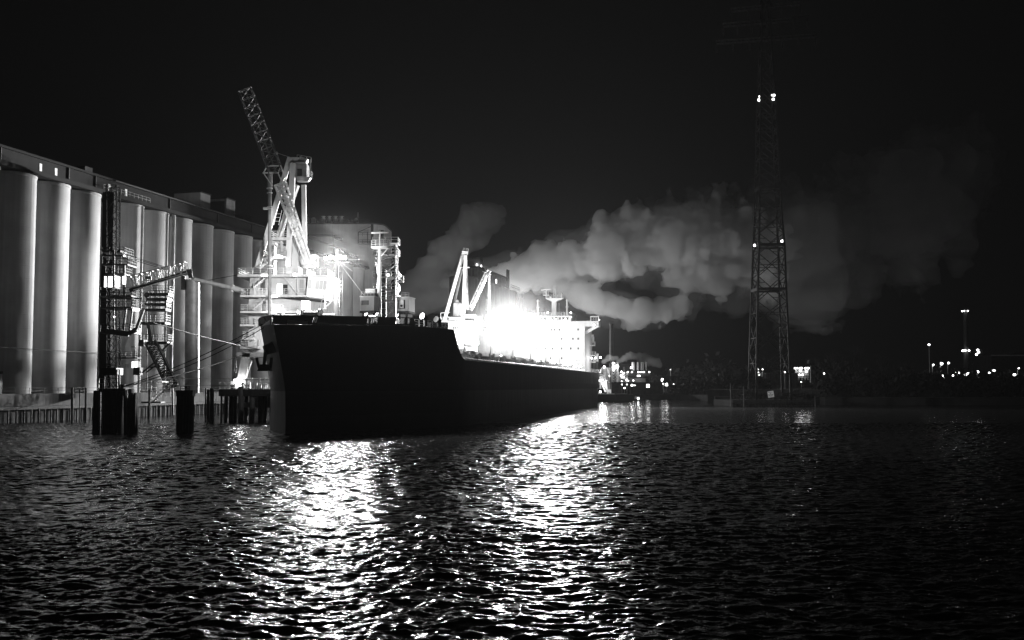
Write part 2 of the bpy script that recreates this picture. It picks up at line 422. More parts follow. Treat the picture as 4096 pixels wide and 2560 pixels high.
# ------------------------------------------------------------------ dark lattice marine tower beside the headhouse
Ym = 250
mt_ = thing('marine_leg_tower', 'dark lattice tower full of ladders and platforms right of the T-topped mast', 'lattice tower', P(1545, 1555, Ym))
mb = MB()
mb.truss(P(1546, 1555, Ym), P(1546, 985, Ym), 4.6, 4.6, 9, .34, .16, dense=True); part('frame', mb, M['steel'], mt_)
for v in (975, 1020, 1110, 1160, 1205):
    mb = MB(); c = P(1546, v, Ym); mb.box(c.x - 2.9, c.x + 2.9, c.y - 2.6, c.y + 2.6, c.z - .15, c.z)
    part('platform', mb, M['steel'], mt_)
    mb = MB(); mb.rail([c + Vector((-2.9, -2.6, 0)), c + Vector((2.9, -2.6, 0)), c + Vector((2.9, 2.6, 0))], 1.2, 1.4, .07); part('railing', mb, M['white_dirty'], mt_)
mb = MB(); mb.beam(P(1496, 1027, Ym - 3), P(1580, 1027, Ym - 3), .5, .4); mb.beam(P(1497, 1027, Ym - 3), P(1499, 1067, Ym - 3), .3); part('cross_beam', mb, M['white_dirty'], mt_)
mb = MB(); mb.tube(P(1533, 1300, Ym), P(1533, 1080, Ym), .75, 10); part('leg_casing', mb, M['steel_dk'], mt_)
q = P(1600, 1125, Ym); mb = MB(); mb.box(q.x - .8, q.x + .8, q.y - .8, q.y + .8, q.z - .2, q.z); mb.rail([q + Vector((-.8, -.8, 0)), q + Vector((.8, -.8, 0)), q + Vector((.8, .8, 0))], 1.1, .8, .06)
mb.beam(q - EX * .8, P(1580, 1125, Ym), .3)
part('side_balcony', mb, M['steel'], mt_)
lp = thing('tower_lamp', 'round lamp on an arm of the dark lattice tower', 'lamp', P(1553, 1100, Ym - 3.2))
c = P(1553, 1100, Ym - 3.2); part('globe', MB().ball(c, .3), M['lamp'], lp); part('arm', MB().beam(c, c + EY * .9, .08), M['galv'], lp)
part('stem', MB().beam(c, c - EZ * 1.5, .08), M['galv'], lp)
c = P(1604, 1102, Ym)
lp = thing('tower_lamp', 'small lamp on the balcony sticking out of the lattice tower', 'lamp', c); part('globe', MB().ball(c, .2), M['lamp'], lp); part('stem', MB().beam(c, c - EZ * 1.2, .07), M['galv'], lp)
# ------------------------------------------------------------------ far terminal
def far_silo(s, z1, label, rr=6.6):
    c = SR(s, -8, 0); o = thing('far_silo', label, 'silo', (c.x, c.y, ZB), 0, 'silos of the far terminal')
    part('wall', MB().lathe((c.x, c.y, ZB), [(rr, 0), (rr, z1 - ZB - .6), (rr + .2, z1 - ZB - .5), (rr + .2, z1 - ZB)], 36), M['concrete'], o)
    part('roof', MB().lathe((c.x, c.y, z1), [(rr - .4, .003), (rr - .4, .4), (.5, 1.2)], 24), M['concrete_old'], o)
    return o
for s, t in ((306, 'far silo hidden mostly behind the far elevator tower'), (321, 'far silo left of the thin spout pipe of the far loader'), (337, 'far silo carrying the white panel with a leaf emblem'),
             (352.5, 'far silo just right of the white emblem panel'), (368, 'second plain far silo right of the emblem panel'), (384, 'last far silo, hazy at the end of its row')):
    fs_ = far_silo(s, 57.5, t)
    if s == 337:
        c = SR(337, -8, 0); a0 = math.atan2(-c.y, -c.x)
        mb = MB(); k = 14; vs = []
        for zz in (33.5, 49.5):
            for rr in (6.63, 6.72):
                for i in range(k): t_ = a0 - .75 + 1.5 * i / (k - 1); vs.append((c.x + rr * math.cos(t_), c.y + rr * math.sin(t_), zz))
        fcs = [(k + i, k + i + 1, 3 * k + i + 1, 3 * k + i) for i in range(k - 1)] + [(i, i + 1, 2 * k + i + 1, 2 * k + i) for i in range(k - 1)]
        fcs += [(i, i + 1, k + i + 1, k + i) for i in range(k - 1)] + [(2 * k + i, 2 * k + i + 1, 3 * k + i + 1, 3 * k + i) for i in range(k - 1)]
        mb.add(vs, fcs); pn = part('emblem_panel', mb, M['white_sign'], fs_)
        # emblem: a diamond leaf, and the letters beneath, on the side that faces the river bend
        ctr = Vector((c.x + 6.85 * math.cos(a0), c.y + 6.85 * math.sin(a0), 0)); tx = Vector((-math.sin(a0), math.cos(a0), 0)); ou = Vector((math.cos(a0), math.sin(a0), 0))
        def EP(x, z): return ctr + tx * x + EZ * z
        def flat(pts):
            mb_ = MB(); nn = len(pts); vs_ = [EP(*p) - ou * .05 for p in pts] + [EP(*p) + ou * .06 for p in pts]
            return mb_.add(vs_, [tuple(range(nn))[::-1], tuple(range(nn, 2 * nn))] + [(i, (i + 1) % nn, nn + (i + 1) % nn, nn + i) for i in range(nn)])
        part('emblem_leaf', flat([(-3.6, 43.4), (-.2, 47.8), (.6, 46.4), (-2.6, 42.8)]), M['ink'], pn)
        part('emblem_leaf', flat([(.5, 47.6), (2.8, 43.0), (2.2, 42.6), (.2, 46.0)]), M['steel'], pn)
        part('emblem_leaf', flat([(2.8, 42.6), (.6, 39.4), (.4, 40.2), (2.0, 42.6)]), M['ink'], pn)
        cu = bpy.data.curves.new('letters', 'FONT'); cu.body = 'ADM'; cu.size = 5.2; cu.extrude = .12; cu.align_x = 'CENTER'; cu.resolution_u = 3
        to = bpy.data.objects.new('letters_tmp', cu); COL.objects.link(to)
        me_ = bpy.data.meshes.new_from_object(to.evaluated_get(bpy.context.evaluated_depsgraph_get()))
        bpy.data.objects.remove(to); me_.name = 'lettering'
        X_, Z_, Y_ = tx, ou, EZ
        mw_ = Matrix((( X_.x, Y_.x, Z_.x, EP(0, 34.6).x + ou.x * .1), (X_.y, Y_.y, Z_.y, EP(0, 34.6).y + ou.y * .1), (X_.z, Y_.z, Z_.z, 34.6), (0, 0, 0, 1)))
        me_.transform(rootmat(fs_).inverted() @ mw_); me_.materials.clear(); me_.materials.append(M['ink'])
        lo = bpy.data.objects.new('lettering', me_); COL.objects.link(lo); lo.parent = pn
fg = thing('conveyor_gallery', 'sloping dark gallery roof over the far silos', 'gallery', SR(345, -8, 57.5))
part('wall', GB(318, 372, -12, -4, 58.8, 63.5), M['concrete_old'], fg)
mb = MB(); mb.obox(SO, ER, EN, 316, 374, -12.6, -3.4, 63.503, 64.1); part('roof', mb, M['roof_dk'], fg)
mb = MB(); mb.rail([SR(372, -1.5, 58), SR(392, -1.5, 58)], 2.2, 3, .15); part('railing', mb, M['steel_dk'], fg)
mb = MB(); mb.tube(SR(374, -4, 57), SR(374, -4, 68.5), .5, 8); mb.tube(SR(377, -4, 57), SR(377, -4, 68.5), .5, 8); part('vent_pipe', mb, M['steel_dk'], fg)
c = P(1985, 1125, 530); part('window', MB().box(c.x - .25, c.x + .25, c.y - .1, c.y + .1, c.z - 1, c.z + 1), M['lamp_dim'], fg)
ft = thing('elevator_tower', 'tall round-shouldered elevator tower with lit slit windows behind the second loader', 'tower', P(1895, 1560, 545))
a_, b_ = P(1853, 1050, 548), P(1918, 1050, 545)
mb = MB(); pts = []
q = [P(1848, 1050, 552), P(1868, 1050, 545), P(1918, 1050, 543), P(1932, 1050, 552), P(1932, 1050, 566), P(1850, 1050, 566)]
part('wall', MB().prism([(p.x, p.y) for p in q], 5, 71), M['concrete'], ft)
mb = MB(); cx, cy = (q[0].x + q[3].x) / 2, 555
mb.prism([(cx + (p.x - cx) * .98, cy + (p.y - cy) * .98) for p in q], 71.003, 71.9); part('roof', mb, M['concrete_old'], ft)
for u, v in ((1907, 1064), (1896, 1101), (1907, 1104), (1896, 1156), (1897, 1062)):
    c = P(u, v, 542.6 if u > 1868 else 545); lit = u != 1897 and (u, v) != (1907, 1104)
    part('window', MB().box(c.x - .25, c.x + .25, c.y - .2, c.y + .9, c.z - 1.1, c.z + 1.1), M['lamp_dim'] if lit else M['glass'], ft)
c = P(1925, 1069, 546); part('window', MB().box(c.x - .25, c.x + .3, c.y - .6, c.y + .5, c.z - 1.1, c.z + 1.1), M['lamp_dim'], ft)
# ------------------------------------------------------------------ quay wall under the silos
QN = 3.05
qw = thing('quay_wall', 'stained concrete quay wall on a row of timber piles below the silos', 'quay', SR(40, QN, 0))
part('wall', GB(-40, 118, QN - .2, QN + .5, 2.9, ZB + .05), M['quay'], qw)
part('waling', GB(-40, 118, QN + .5, QN + .9, 2.3, 2.85), M['timber'], qw)
part('sheet_wall', GB(-40, 118, QN - 1.2, QN - .6, -2, 2.9), M['timber'], qw)
s = -14.0; i = 0
while s < 100 and i < 70:
    mb = MB(); q = SR(s, QN + .75 + R.uniform(-.1, .1), -2); mb.tube(q, q + EZ * (4.3 + R.uniform(-.2, .3)) + EX * R.uniform(-.05, .05), .17, 7)
    part('pile', mb, M['timber'] if i % 3 else M['timber_pale'], qw); s += 1.75 + R.uniform(-.25, .4); i += 1
mb = MB(); mb.rail([SR(-20, QN + .2, ZB), SR(100, QN + .2, ZB)], 1.1, 4, .05); part('railing', mb, M['steel_dk'], qw)
for s, w_, lb in ((-12, .9, 'dark door box at the foot of the silos near the left edge'), (2.5, 1.1, 'narrow door box between the first two full silos'), (12.6, 1.0, 'door box with dark frame at the foot of the third silo')):
    o = thing('service_door', lb, 'door', SR(s, -1.2, ZB))
    part('door', GB(s, s + 2.2 * w_, -1.5, -.9, ZB, ZB + 3.6), M['steel'], o); part('frame', GB(s - .15, s + 2.2 * w_ + .15, -1.6, -1.0, ZB + 3.603, ZB + 4.1), M['steel_dk'], o)
# thin cable along the silo feet
def cable(name, pts, r, m, label, cat='cable', sag=0.0, n=14, group=None):
    a, b = Vector(pts[0]), Vector(pts[1]); L_ = []
    for i in range(n + 1):
        t = i / n; L_.append(a.lerp(b, t) - EZ * sag * 4 * t * (1 - t))
    return solid(name, MB().poly(L_, r, 5), m, label, cat, group)
cable('service_cable', (SR(-20, .6, 13.5), SR(34, .6, 13.2)), .05, M['steel_dk'], 'thin cable strung across the lower silos at the left', 'cable')
# ------------------------------------------------------------------ free standing timber piles in the water
def pile(u, vt, vb, Y, r, label, m='timber', lean=0.0):
    a = P(u, vb, Y); t = P(u + lean, vt, Y); a.z = -2
    o = thing('mooring_pile', label, 'pile', (a.x, a.y, 0), 0, 'timber mooring piles')
    part('shaft', MB().tube(a, t, r, 10, r * .85), M[m], o); part('cap', MB().tube(t, t + EZ * .12, r * .95, 10, r * .7), M['steel_dk'], o)
pile(289, 1553, 1683, 196, .26, 'tall thin pile left of the black dolphin with a pale side', 'timber_pale')
pile(344, 1553, 1672, 198, .24, 'thin pile standing just left of the black dolphin')
pile(319, 1560, 1672, 203, .12, 'thinnest stake between the two tall piles left of the dolphin', 'timber_pale')
pile(97, 1600, 1685, 197, .16, 'short stake at the quay foot under the first silo')
pile(597, 1560, 1663, 205, .22, 'pile just right of the leaning dolphin timbers')
pile(823, 1555, 1650, 206, .18, 'slim pile midway between square dolphin and loader wharf')
pile(848, 1555, 1684, 190, .42, 'stout round pile right of the square dolphin')
pile(833, 1560, 1684, 191, .3, 'dark pile touching the stout pile left of the loader wharf')
# ------------------------------------------------------------------ big dolphin with cage, left
Yd = 147
d1 = thing('mooring_dolphin', 'black timber dolphin cluster with a steel cage and ladder on top', 'dolphin', P(465, 1735, Yd))
for u0, u1, v0, w_, dy, tu in ((370, 402, 1562, 1.1, 0, 3), (400, 425, 1568, .8, 1.2, 0), (412, 470, 1560, 1.9, .2, 0), (455, 498, 1556, 1.5, 1.0, 0), (498, 512, 1558, .5, -.4, -4), (512, 562, 1556, 1.5, .5, -16)):
    mb = MB(); a = P((u0 + u1) / 2, 1735, Yd + dy); b = P((u0 + u1) / 2 + tu * 1.2, v0, Yd + dy); a.z = -2
    mb.tube(a, b, w_ / 2 * 1.08, 12, w_ / 2 * .93); part('pile', mb, M['timber'], d1)
mb = MB()
for i in range(10):
    u = R.uniform(378, 548); a = P(u, 1735, Yd - .9 + R.uniform(-.3, .8)); a.z = -2; mb.tube(a, P(u + R.uniform(-6, 6), 1572, Yd + R.uniform(-.4, .6)), .2, 7)
part('timber_bundle', mb, M['timber'], d1)
c = P(492, 1560, Yd - .6); mb = MB(); mb.box(P(405, 1556, Yd).x, P(512, 1556, Yd).x, Yd - 1, Yd + 1.8, c.z - .1, c.z + .2); part('deck', mb, M['steel_dk'], d1)
mb = MB()
for u in (418, 468, 478):
    for dy in (-.8, 1.4): mb.beam(P(u, 1558, Yd + dy), P(u, 1478, Yd + dy), .16)
for v in (1478, 1484, 1500, 1515, 1530, 1545): mb.beam(P(418, v, Yd - .8), P(479, v, Yd - .8), .07); mb.beam(P(418, v, Yd + 1.4), P(479, v, Yd + 1.4), .07); mb.beam(P(418, v, Yd - .8), P(418, v, Yd + 1.4), .07)
part('cage', mb, M['steel_dk'], d1)
mb = MB(); mb.box(P(410, 1480, Yd).x, P(476, 1480, Yd).x, Yd - 1, Yd + 1.6, P(410, 1500, Yd).z, P(410, 1472, Yd).z); part('cage_roof', mb, M['steel_dk'], d1)
mb = MB(); mb.ladder(P(402, 1720, Yd - 1.1), P(402, 1535, Yd - 1.1), .5); mb.rail([P(396, 1555, Yd - 1), P(416, 1555, Yd - 1)], 1.4, .5, .05); part('ladder', mb, M['galv'], d1)
mb = MB(); mb.lathe(P(490, 1558, Yd - .4), [(.28, 0), (.24, .5), (.36, .55), (.36, .7)], 10); part('bollard', mb, M['steel_dk'], d1)
mb = MB(); mb.tube(P(505, 1730, Yd - 1.2), P(508, 1558, Yd - 1.0), .11, 7); part('rubbing_strip', mb, M['timber_pale'], d1)
for u, k in ((548, 1), (578, 2)):
    pass
d2 = thing('mooring_dolphin', 'square black timber dolphin block standing alone in the water', 'dolphin', P(733, 1722, Yd + 3))
mb = MB(); a, b = P(704, 1722, Yd + 3), P(766, 1722, Yd + 3)
for i in range(5):
    x = a.x + (b.x - a.x) * (i + .5) / 5
    for j in range(3): mb.tube((x, Yd + 3 + j * .45, -2), (x + R.uniform(-.03, .03), Yd + 3 + j * .45, P(733, 1562, Yd + 3).z), .24, 8)
part('pile', mb, M['timber'], d2)
mb = MB(); mb.box(a.x - .1, b.x + .1, Yd + 2.9, Yd + 4.2, P(733, 1585, Yd + 3).z, P(733, 1562, Yd + 3).z + .05); part('cap', mb, M['timber'], d2)
mb = MB(); mb.rail([P(722, 1561, Yd + 3.2), P(757, 1561, Yd + 3.2)], .55, .5, .06); part('hand_rail', mb, M['steel_dk'], d2)
mb = MB(); mb.tube(P(744, 1561, Yd + 3.5), P(744, 1535, Yd + 3.5), .05, 6); mb.ball(P(744, 1549, Yd + 3.5), .2); part('bollard', mb, M['steel_dk'], d2)
# ------------------------------------------------------------------ barge tower between the silos
Yb = 206
def B(u, v, dy=0): return P(u, v, Yb + dy)
bt = thing('barge_loading_tower', 'dark lattice barge tower with lit control cab between two silos', 'lattice tower', (B(455, 1560).x, Yb, ZB))
mb = MB(); mb.truss(B(453, 1565, 4), B(453, 745, 6), 2.0, 2.0, 16, .22, .09, dense=True); part('frame', mb, M['unlit_dk'], bt)
mb = MB(); mb.box(B(432, 1, 6.5).x, B(476, 1, 6.5).x, Yb + 6.2, Yb + 7.4, 5, B(453, 770, 7).z); part('shaft_wall', mb, M['unlit_dk'], bt)
for u0, u1, v, d0, d1_ in ((425, 512, 1025, -2.2, 3), (425, 525, 1060, -2, 3), (425, 548, 1186, -3, 3), (425, 548, 1231, -3, 3), (425, 540, 1330, -3, 2), (430, 505, 1095, -1, 3)):
    mb = MB(); a, b = B(u0, v), B(u1, v); mb.box(a.x, b.x, Yb + d0, Yb + d1_, a.z - .3, a.z); part('platform', mb, M['steel_dk'], bt)
    mb = MB(); mb.rail([Vector((a.x, Yb + d0, a.z)), Vector((b.x, Yb + d0, a.z)), Vector((b.x, Yb + d1_, a.z))], 1.5, 1.3, .07, 3); part('railing', mb, M['steel_dk'], bt)
mb = MB(); mb.box(B(440, 1, -.5).x, B(484, 1, -.5).x, Yb - .6, Yb + 2.5, B(440, 1152).z, B(440, 1098).z); cab = part('control_cab', mb, M['steel_dk'], bt)
for u0, u1 in ((444, 451), (459, 476)):
    w = part('window', MB().box(B(u0, 1, -.7).x, B(u1, 1, -.7).x, Yb - .72, Yb - .58, B(1, 1148, -.7).z, B(1, 1106, -.7).z), M['lamp_dim'], cab)
for u in (455, 505, 530):
    mb = MB(); mb.beam(B(u, 1230, -2.5), B(u - 12 if u > 460 else u, 1330, -2.5), .3); part('strut', mb, M['steel_dk'], bt)
mb = MB(); mb.beam(B(424, 1325, -2.8), B(515, 1336, -2.8), .5, 1.0); mb.beam(B(515, 1336, -2.8), B(545, 1318, -2.8), .5, .8); mb.beam(B(545, 1318, -2.8), B(574, 1238, -2.8), .55, .5); part('bent_arm', mb, M['steel_dk'], bt)
mb = MB(); mb.beam(B(455, 1000, -2.4), B(455, 1230, -2.4), .35); mb.beam(B(497, 1060, -2), B(497, 1180, -2), .4); part('column', mb, M['steel_dk'], bt)
mb = MB(); mb.box(B(440, 1, 0).x, B(512, 1, 0).x, Yb - 1, Yb + 2.5, B(1, 1012).z, B(1, 1003).z); part('machinery_roof', mb, M['steel_dk'], bt)
bm = thing('barge_loading_boom', 'grey lattice conveyor boom slanting up from the barge tower across two silos', 'boom', B(525, 1145, -3))
mb = MB(); mb.truss(B(528, 1130, -3), B(748, 1072, -3), 2.0, 2.2, 10, .16, .1, side=(0, 1, 0)); part('frame', mb, M['steel'], bm)
mb = MB(); mb.beam(B(518, 1162, -3.6), B(768, 1082, -3.6), .22, .7); part('walkway', mb, M['steel_dk'], bm)
mb = MB(); mb.tube(B(533, 1160, -3.9), B(735, 1102, -3.9), .1, 6); part('pipe', mb, M['white_dirty'], bm)
mb = MB(); mb.box(B(607, 1, -4).x, B(630, 1, -4).x, Yb - 4.4, Yb - 4, B(1, 1117, -4).z, B(1, 1106, -4).z); part('machine_box', mb, M['steel'], bm)
mb = MB(); mb.beam(B(656, 1073, -3), B(682, 1072, -3), .5, .6); part('sheave_block', mb, M['white_dirty'], bm)
mb = MB(); mb.ball(B(752, 1085, -3), .45); mb.beam(B(758, 1080, -3), B(764, 1112, -3), .8, .5); part('boom_head', mb, M['steel_dk'], bm)
for k, (va, vb) in enumerate(((1022, 1066), (1028, 1070), (1036, 1076))):
    cable('hoist_cable', (B(518, va, -2.5), B(655, vb, -3)), .05, M['steel_dk'], ('upper', 'middle', 'lower')[k] + ' of three hoist cables holding the lattice boom', 'cable', group='hoist cables of the barge boom')
# hanging spout mast of boom and the pale chute
sm_ = thing('spout_mast', 'grey vertical spout pipe hanging from the head of the lattice boom', 'spout', B(768, 1560, -3))
mb = MB(); mb.tube(B(768, 1572, -2), B(770, 1118, -3), 1.35, 18, 1.35); part('pipe', mb, M['steel'], sm_)
mb = MB(); mb.beam(B(756, 1115, -3.4), B(757, 1570, -3.2), .16); part('guide_rail', mb, M['galv'], sm_)
mb = MB(); mb.box(B(752, 1, -3).x, B(766, 1, -3).x, Yb - 4, Yb - 3.2, B(1, 1160, -3).z, B(1, 1105, -3).z); part('winch_box', mb, M['steel_dk'], sm_)
ch = thing('chute_pipe', 'long white chute pipe slanting down from the spout mast to the ship loader', 'chute', B(778, 1118, -4))
mb = MB(); mb.tube(B(778, 1117, -4), B(930, 1152, -5), .33, 12, .4); part('upper_pipe', mb, M['white_dirty'], ch)
mb = MB(); mb.tube(B(928, 1151.5, -5), B(1195, 1228, -7), .52, 12, .55); part('lower_pipe', mb, M['white'], ch)
for t in (0, .25, .5, .75): c = B(928, 1151.5, -5).lerp(B(1195, 1228, -7), t); d = (B(1195, 1228, -7) - B(928, 1151.5, -5)).normalized(); part('flange', MB().tube(c, c + d * .25, .66, 12), M['white_dirty'], ch)
cable('guy_cable', (B(790, 1128, -4), B(962, 1098, -3)), .05, M['steel_dk'], 'thin guy cable from the spout mast to the loader platform', 'cable')
# ladder-like platforms fixed on the silos right of the tower
def perch(o, u0, u1, v, d=2.2, rows=1, hang=0):
    a, b = B(u0, v, 8), B(u1, v, 8)
    mb = MB(); mb.box(a.x, b.x, a.y - d, a.y + 1, a.z - .45, a.z); part('platform', mb, M['steel_dk'], o)
    for k in range(rows):
        mb = MB(); q = Vector((0, 0, 1.4 * k)); mb.rail([Vector((a.x + .3, a.y - d, a.z)) + q, Vector((b.x, a.y - d, a.z)) + q, Vector((b.x, a.y + 1, a.z)) + q], 1.4, 1.0, .07, 3); part('railing', mb, M['steel_dk'], o)
pf = thing('silo_platform', 'dark stacked platforms with railings under the lattice boom', 'platform', B(630, 1240, 8))
perch(pf, 572, 678, 1237); perch(pf, 594, 678, 1215, rows=1); perch(pf, 600, 684, 1195, rows=1); perch(pf, 615, 688, 1175); 
mb = MB(); mb.ball(B(588, 1180, 6), .6); part('sheave', mb, M['steel_dk'], pf)
mb = MB(); mb.beam(B(588, 1180, 6), B(588, 1560, 8), .14); mb.beam(B(640, 1160, 6), B(640, 1240, 6), .14); part('post', mb, M['steel_dk'], pf)
pf2 = thing('silo_platform', 'lower dark railed platform on the silo below the stacked platforms', 'platform', B(630, 1290, 8))
perch(pf2, 570, 675, 1290); 
pf3 = thing('silo_platform', 'railed platform at the head of the slanting lattice leg', 'platform', B(640, 1370, 7))
perch(pf3, 584, 683, 1368)
mb = MB(); mb.beam(B(683, 1370, 5.8), B(642, 1408, 6), .25); mb.beam(B(672, 1372, 5.8), B(650, 1408, 6), .18); mb.beam(B(640, 1408, 5.8), B(660, 1408, 5.8), .18); part('bracket', mb, M['steel_dk'], pf3)
lg = thing('lattice_strut', 'slanting black lattice strut reaching down to the water before the silos', 'lattice strut', B(690, 1600, 3))
mb = MB(); mb.truss(B(607, 1375, 5), B(690, 1545, 2), 1.9, 1.4, 9, .3, .14, dense=True); part('frame', mb, M['steel_dk'], lg)
mb = MB(); mb.beam(B(600, 1378, 5), B(590, 1290, 6), .25); mb.beam(B(591, 1290, 6), B(606, 1372, 5), .4); mb.box(B(590, 1, 5).x, B(610, 1, 5).x, Yb + 4, Yb + 6, B(1, 1385, 5).z, B(1, 1360, 5).z); part('head', mb, M['steel_dk'], lg)
mb = MB(); mb.beam(B(690, 1540, 2), B(692, 1660, 2), .3); part('drop_leg', mb, M['steel_dk'], lg)
mb = MB(); mb.beam(B(570, 1490, 6), B(630, 1440, 5), .25); mb.beam(B(585, 1490, 6), B(640, 1450, 5), .2); mb.beam(B(602, 1470, 6), B(642, 1466, 5), .2); mb.box(B(572, 1, 6).x, B(598, 1, 6).x, Yb + 5, Yb + 7, B(1, 1500, 6).z, B(1, 1470, 6).z); part('tail_brace', mb, M['steel_dk'], lg)
wk = thing('silo_platform', 'small railed balcony on the silo above the double lit window', 'platform', B(510, 1430, 9))
a, b = B(465, 1430, 9), B(556, 1430, 9); mb = MB(); mb.box(a.x, b.x, a.y - 1.2, a.y + 1.4, a.z - .2, a.z); part('platform', mb, M['steel_dk'], wk)
mb = MB(); mb.rail([Vector((a.x, a.y - 1.2, a.z)), Vector((b.x, a.y - 1.2, a.z))], 1.1, 1.1, .06, 3); part('railing', mb, M['steel_dk'], wk)
mb = MB(); q = B(540, 1430, 8); mb.beam(q, q + EZ * 2.1, .14); mb.beam(q + EZ * 2.1, q + EZ * 2.1 - EX * .8, .12); part('lamp_arm', mb, M['steel_dk'], wk)
wn = thing('lit_window', 'bright two-pane window low on the silo beside the cage dolphin', 'window', B(538, 1474, 9))
for u0, u1 in ((527, 536.5), (538.5, 549)):
    a, b = B(u0, 1472, 9.2), B(u1, 1446, 9.2); part('pane', MB().box(a.x, b.x, a.y - .1, a.y + .05, a.z, b.z), M['win'], wn)
a, b = B(525, 1474, 9.5), B(551, 1444, 9.5); part('frame', MB().box(a.x, b.x, a.y - .15, a.y + 1.5, a.z, b.z), M['steel_dk'], wn)
wn = thing('lit_window', 'narrow lit window behind the bent arm of the barge tower', 'window', B(548, 1338, 9))
a, b = B(543, 1336, 9), B(553, 1314, 9); part('pane', MB().box(a.x, b.x, a.y - .1, a.y + .05, a.z, b.z), M['win'], wn)
part('frame', MB().box(a.x - .1, b.x + .1, a.y + .06, a.y + 1.6, a.z - .1, b.z + .1), M['steel_dk'], wn)
# heap of junk / stair at the quay under the leg
jk = thing('quay_stair', 'tangle of railings and stair on the quay below the slanting leg', 'stair', B(640, 1560, 0))
mb = MB()
for v in (1530, 1545, 1565, 1585): mb.rail([B(606, v + 8, 1), B(682, v + 2, 1)], .9, .9, .05, 3)
mb.stair(B(612, 1610, .5), B(676, 1545, .5), .8, (0, 1, 0), .1); part('stair', mb, M['steel'], jk)
mb = MB(); mb.box(B(606, 1, 1).x, B(682, 1, 1).x, Yb, Yb + 2.5, B(1, 1612, 1).z, B(1, 1606, 1).z); part('landing', mb, M['steel_dk'], jk)
# lamps of this cluster
def tube_lamp(u, v, w, h, Y, label, power=0, m='lamp', spot=None, aim=None):
    c = P(u, v, Y); o = thing('tube_lamp', label, 'lamp', c)
    k = Y / F / 2
    if h > w: part('tube', MB().tube(c - EZ * h * k, c + EZ * h * k, w * k, 10), M[m], o); part('bracket', MB().beam(c + EZ * h * k, c + EZ * (h * k + .8), .12), M['steel_dk'], o)
    else: part('tube', MB().tube(c - EX * w * k, c + EX * w * k, h * k, 10), M[m], o); part('bracket', MB().beam(c + EZ * h * k, c + EZ * (h * k + .5), .12), M['steel_dk'], o)
    if power: light(o, c - EY * (w * k + .6), power, .3)
    return o
tube_lamp(497, 1121, 12, 30, Yb - 3, 'upright glowing tube lamp beside the barge tower cab', 100)
tube_lamp(545, 1239, 24, 9, Yb - 3.4, 'flat glowing lamp at the elbow of the bent arm', 90)
tube_lamp(663, 1527, 26, 3, Yb + 1.5, 'thin bright strip lamp on the quay below the slanting leg', 40)
def dot(name, u, v, Y, r, label, cat='lamp', group=None, m='lamp', pole=None, power=0, arm=0):
    c = P(u, v, Y); o = thing(name, label, cat, c if pole is None else (c.x + arm, c.y, pole), 0, group)
    part('globe', MB().ball(c, r, 10, 6, .8), M[m], o)
    if pole is not None:
        mb = MB(); mb.tube((c.x + arm, c.y, pole), (c.x + arm, c.y, c.z + r), .12 if Y < 500 else .2, 6)
        if arm: mb.beam((c.x + arm, c.y, c.z + r), (c.x, c.y, c.z + r), .14)
        part('pole', mb, M['galv'], o)
    else:
        part('bracket', MB().beam(c + EZ * r * .7, c + EZ * (r * .7 + .35), .15), M['steel_dk'], o)
    if power: light(o, c - EY * (r + .15), power, r)
    return o
dot('small_lamp', 457, 1267, Yb - 3, .16, 'tiny round lamp under the middle platform of the barge tower')
dot('small_lamp', 497, 1023, Yb - 3, .2, 'small spot lamp where the hoist cables leave the barge tower', m='lamp_dim')
# ------------------------------------------------------------------ mooring lines
def mline(a, b, r, label, sag=.5, m='rope'): cable('mooring_line', (a, b), r, M[m], label, 'mooring line', sag, 20, 'mooring lines of the ship')
dk = P(492, 1546, Yd - .5)
mline(dk, P(1052, 1296, 147), .055, 'upper mooring line from the cage dolphin to the bow', .6)
mline(dk + EY * .4, P(1056, 1310, 148), .055, 'second mooring line from the cage dolphin, just under the upper one', .9)
mline(dk + EX * .15, P(985, 1413, 190), .08, 'thick mooring line from the cage dolphin to the loader leg', .5)
# ------------------------------------------------------------------ the bulk carrier
AX = math.radians(12.0)
ship = thing('cargo_ship', 'huge black-hulled bulk carrier with blazing white accommodation block moored bow-on', 'ship', (17.4, 374, 0), -AX)
LEN = 237.0; SMAT = rootmat(ship); SINV = SMAT.inverted()
def SL(u, v, Y): return SINV @ P(u, v, Y)
def stem(z): return LEN - 5.0 + 5.0 * max(0, min(1.15, (z - 5) / 11)) ** 1.2
def hb(s, z):
    a = max(0.0, stem(z) - s); zf = max(0, min(1, z / 16))
    T = 40 - 2 * zf; p = 1.8 - .25 * zf
    h = 16.1 * (1 - max(0, 1 - a / T) ** p) if a < T else 16.1
    if s < 36: h *= 1 - (.36 - .16 * max(0, min(1, z / 10))) * (1 - s / 36) ** 2
    return max(h, .06)
S1, S2 = 197.5, 202.5
def ztop(s):
    if s <= S1: return 10.8
    if s < S2:
        t = (s - S1) / (S2 - S1); return 10.8 + 4.8 * (t ** 2.2 * .75 + .25 * t)
    a = LEN - s
    return 15.6 - (0 if a > 22 else (22 - a) / 22 * .9)
st_ = [0, 1.5, 4, 8, 14, 20, 28, 36] + list(range(50, 180, 15)) + [180, 185, 190, 194, 197.5, 198.2, 198.9, 199.6, 200.3, 201, 201.8, 202.5, 205, 208, 211, 214, 217, 220, 222, 224, 226, 228, 229.5, 231, 232.5, 233.6, 234.6, 235.4, 236, 236.5, 237]
rows = []
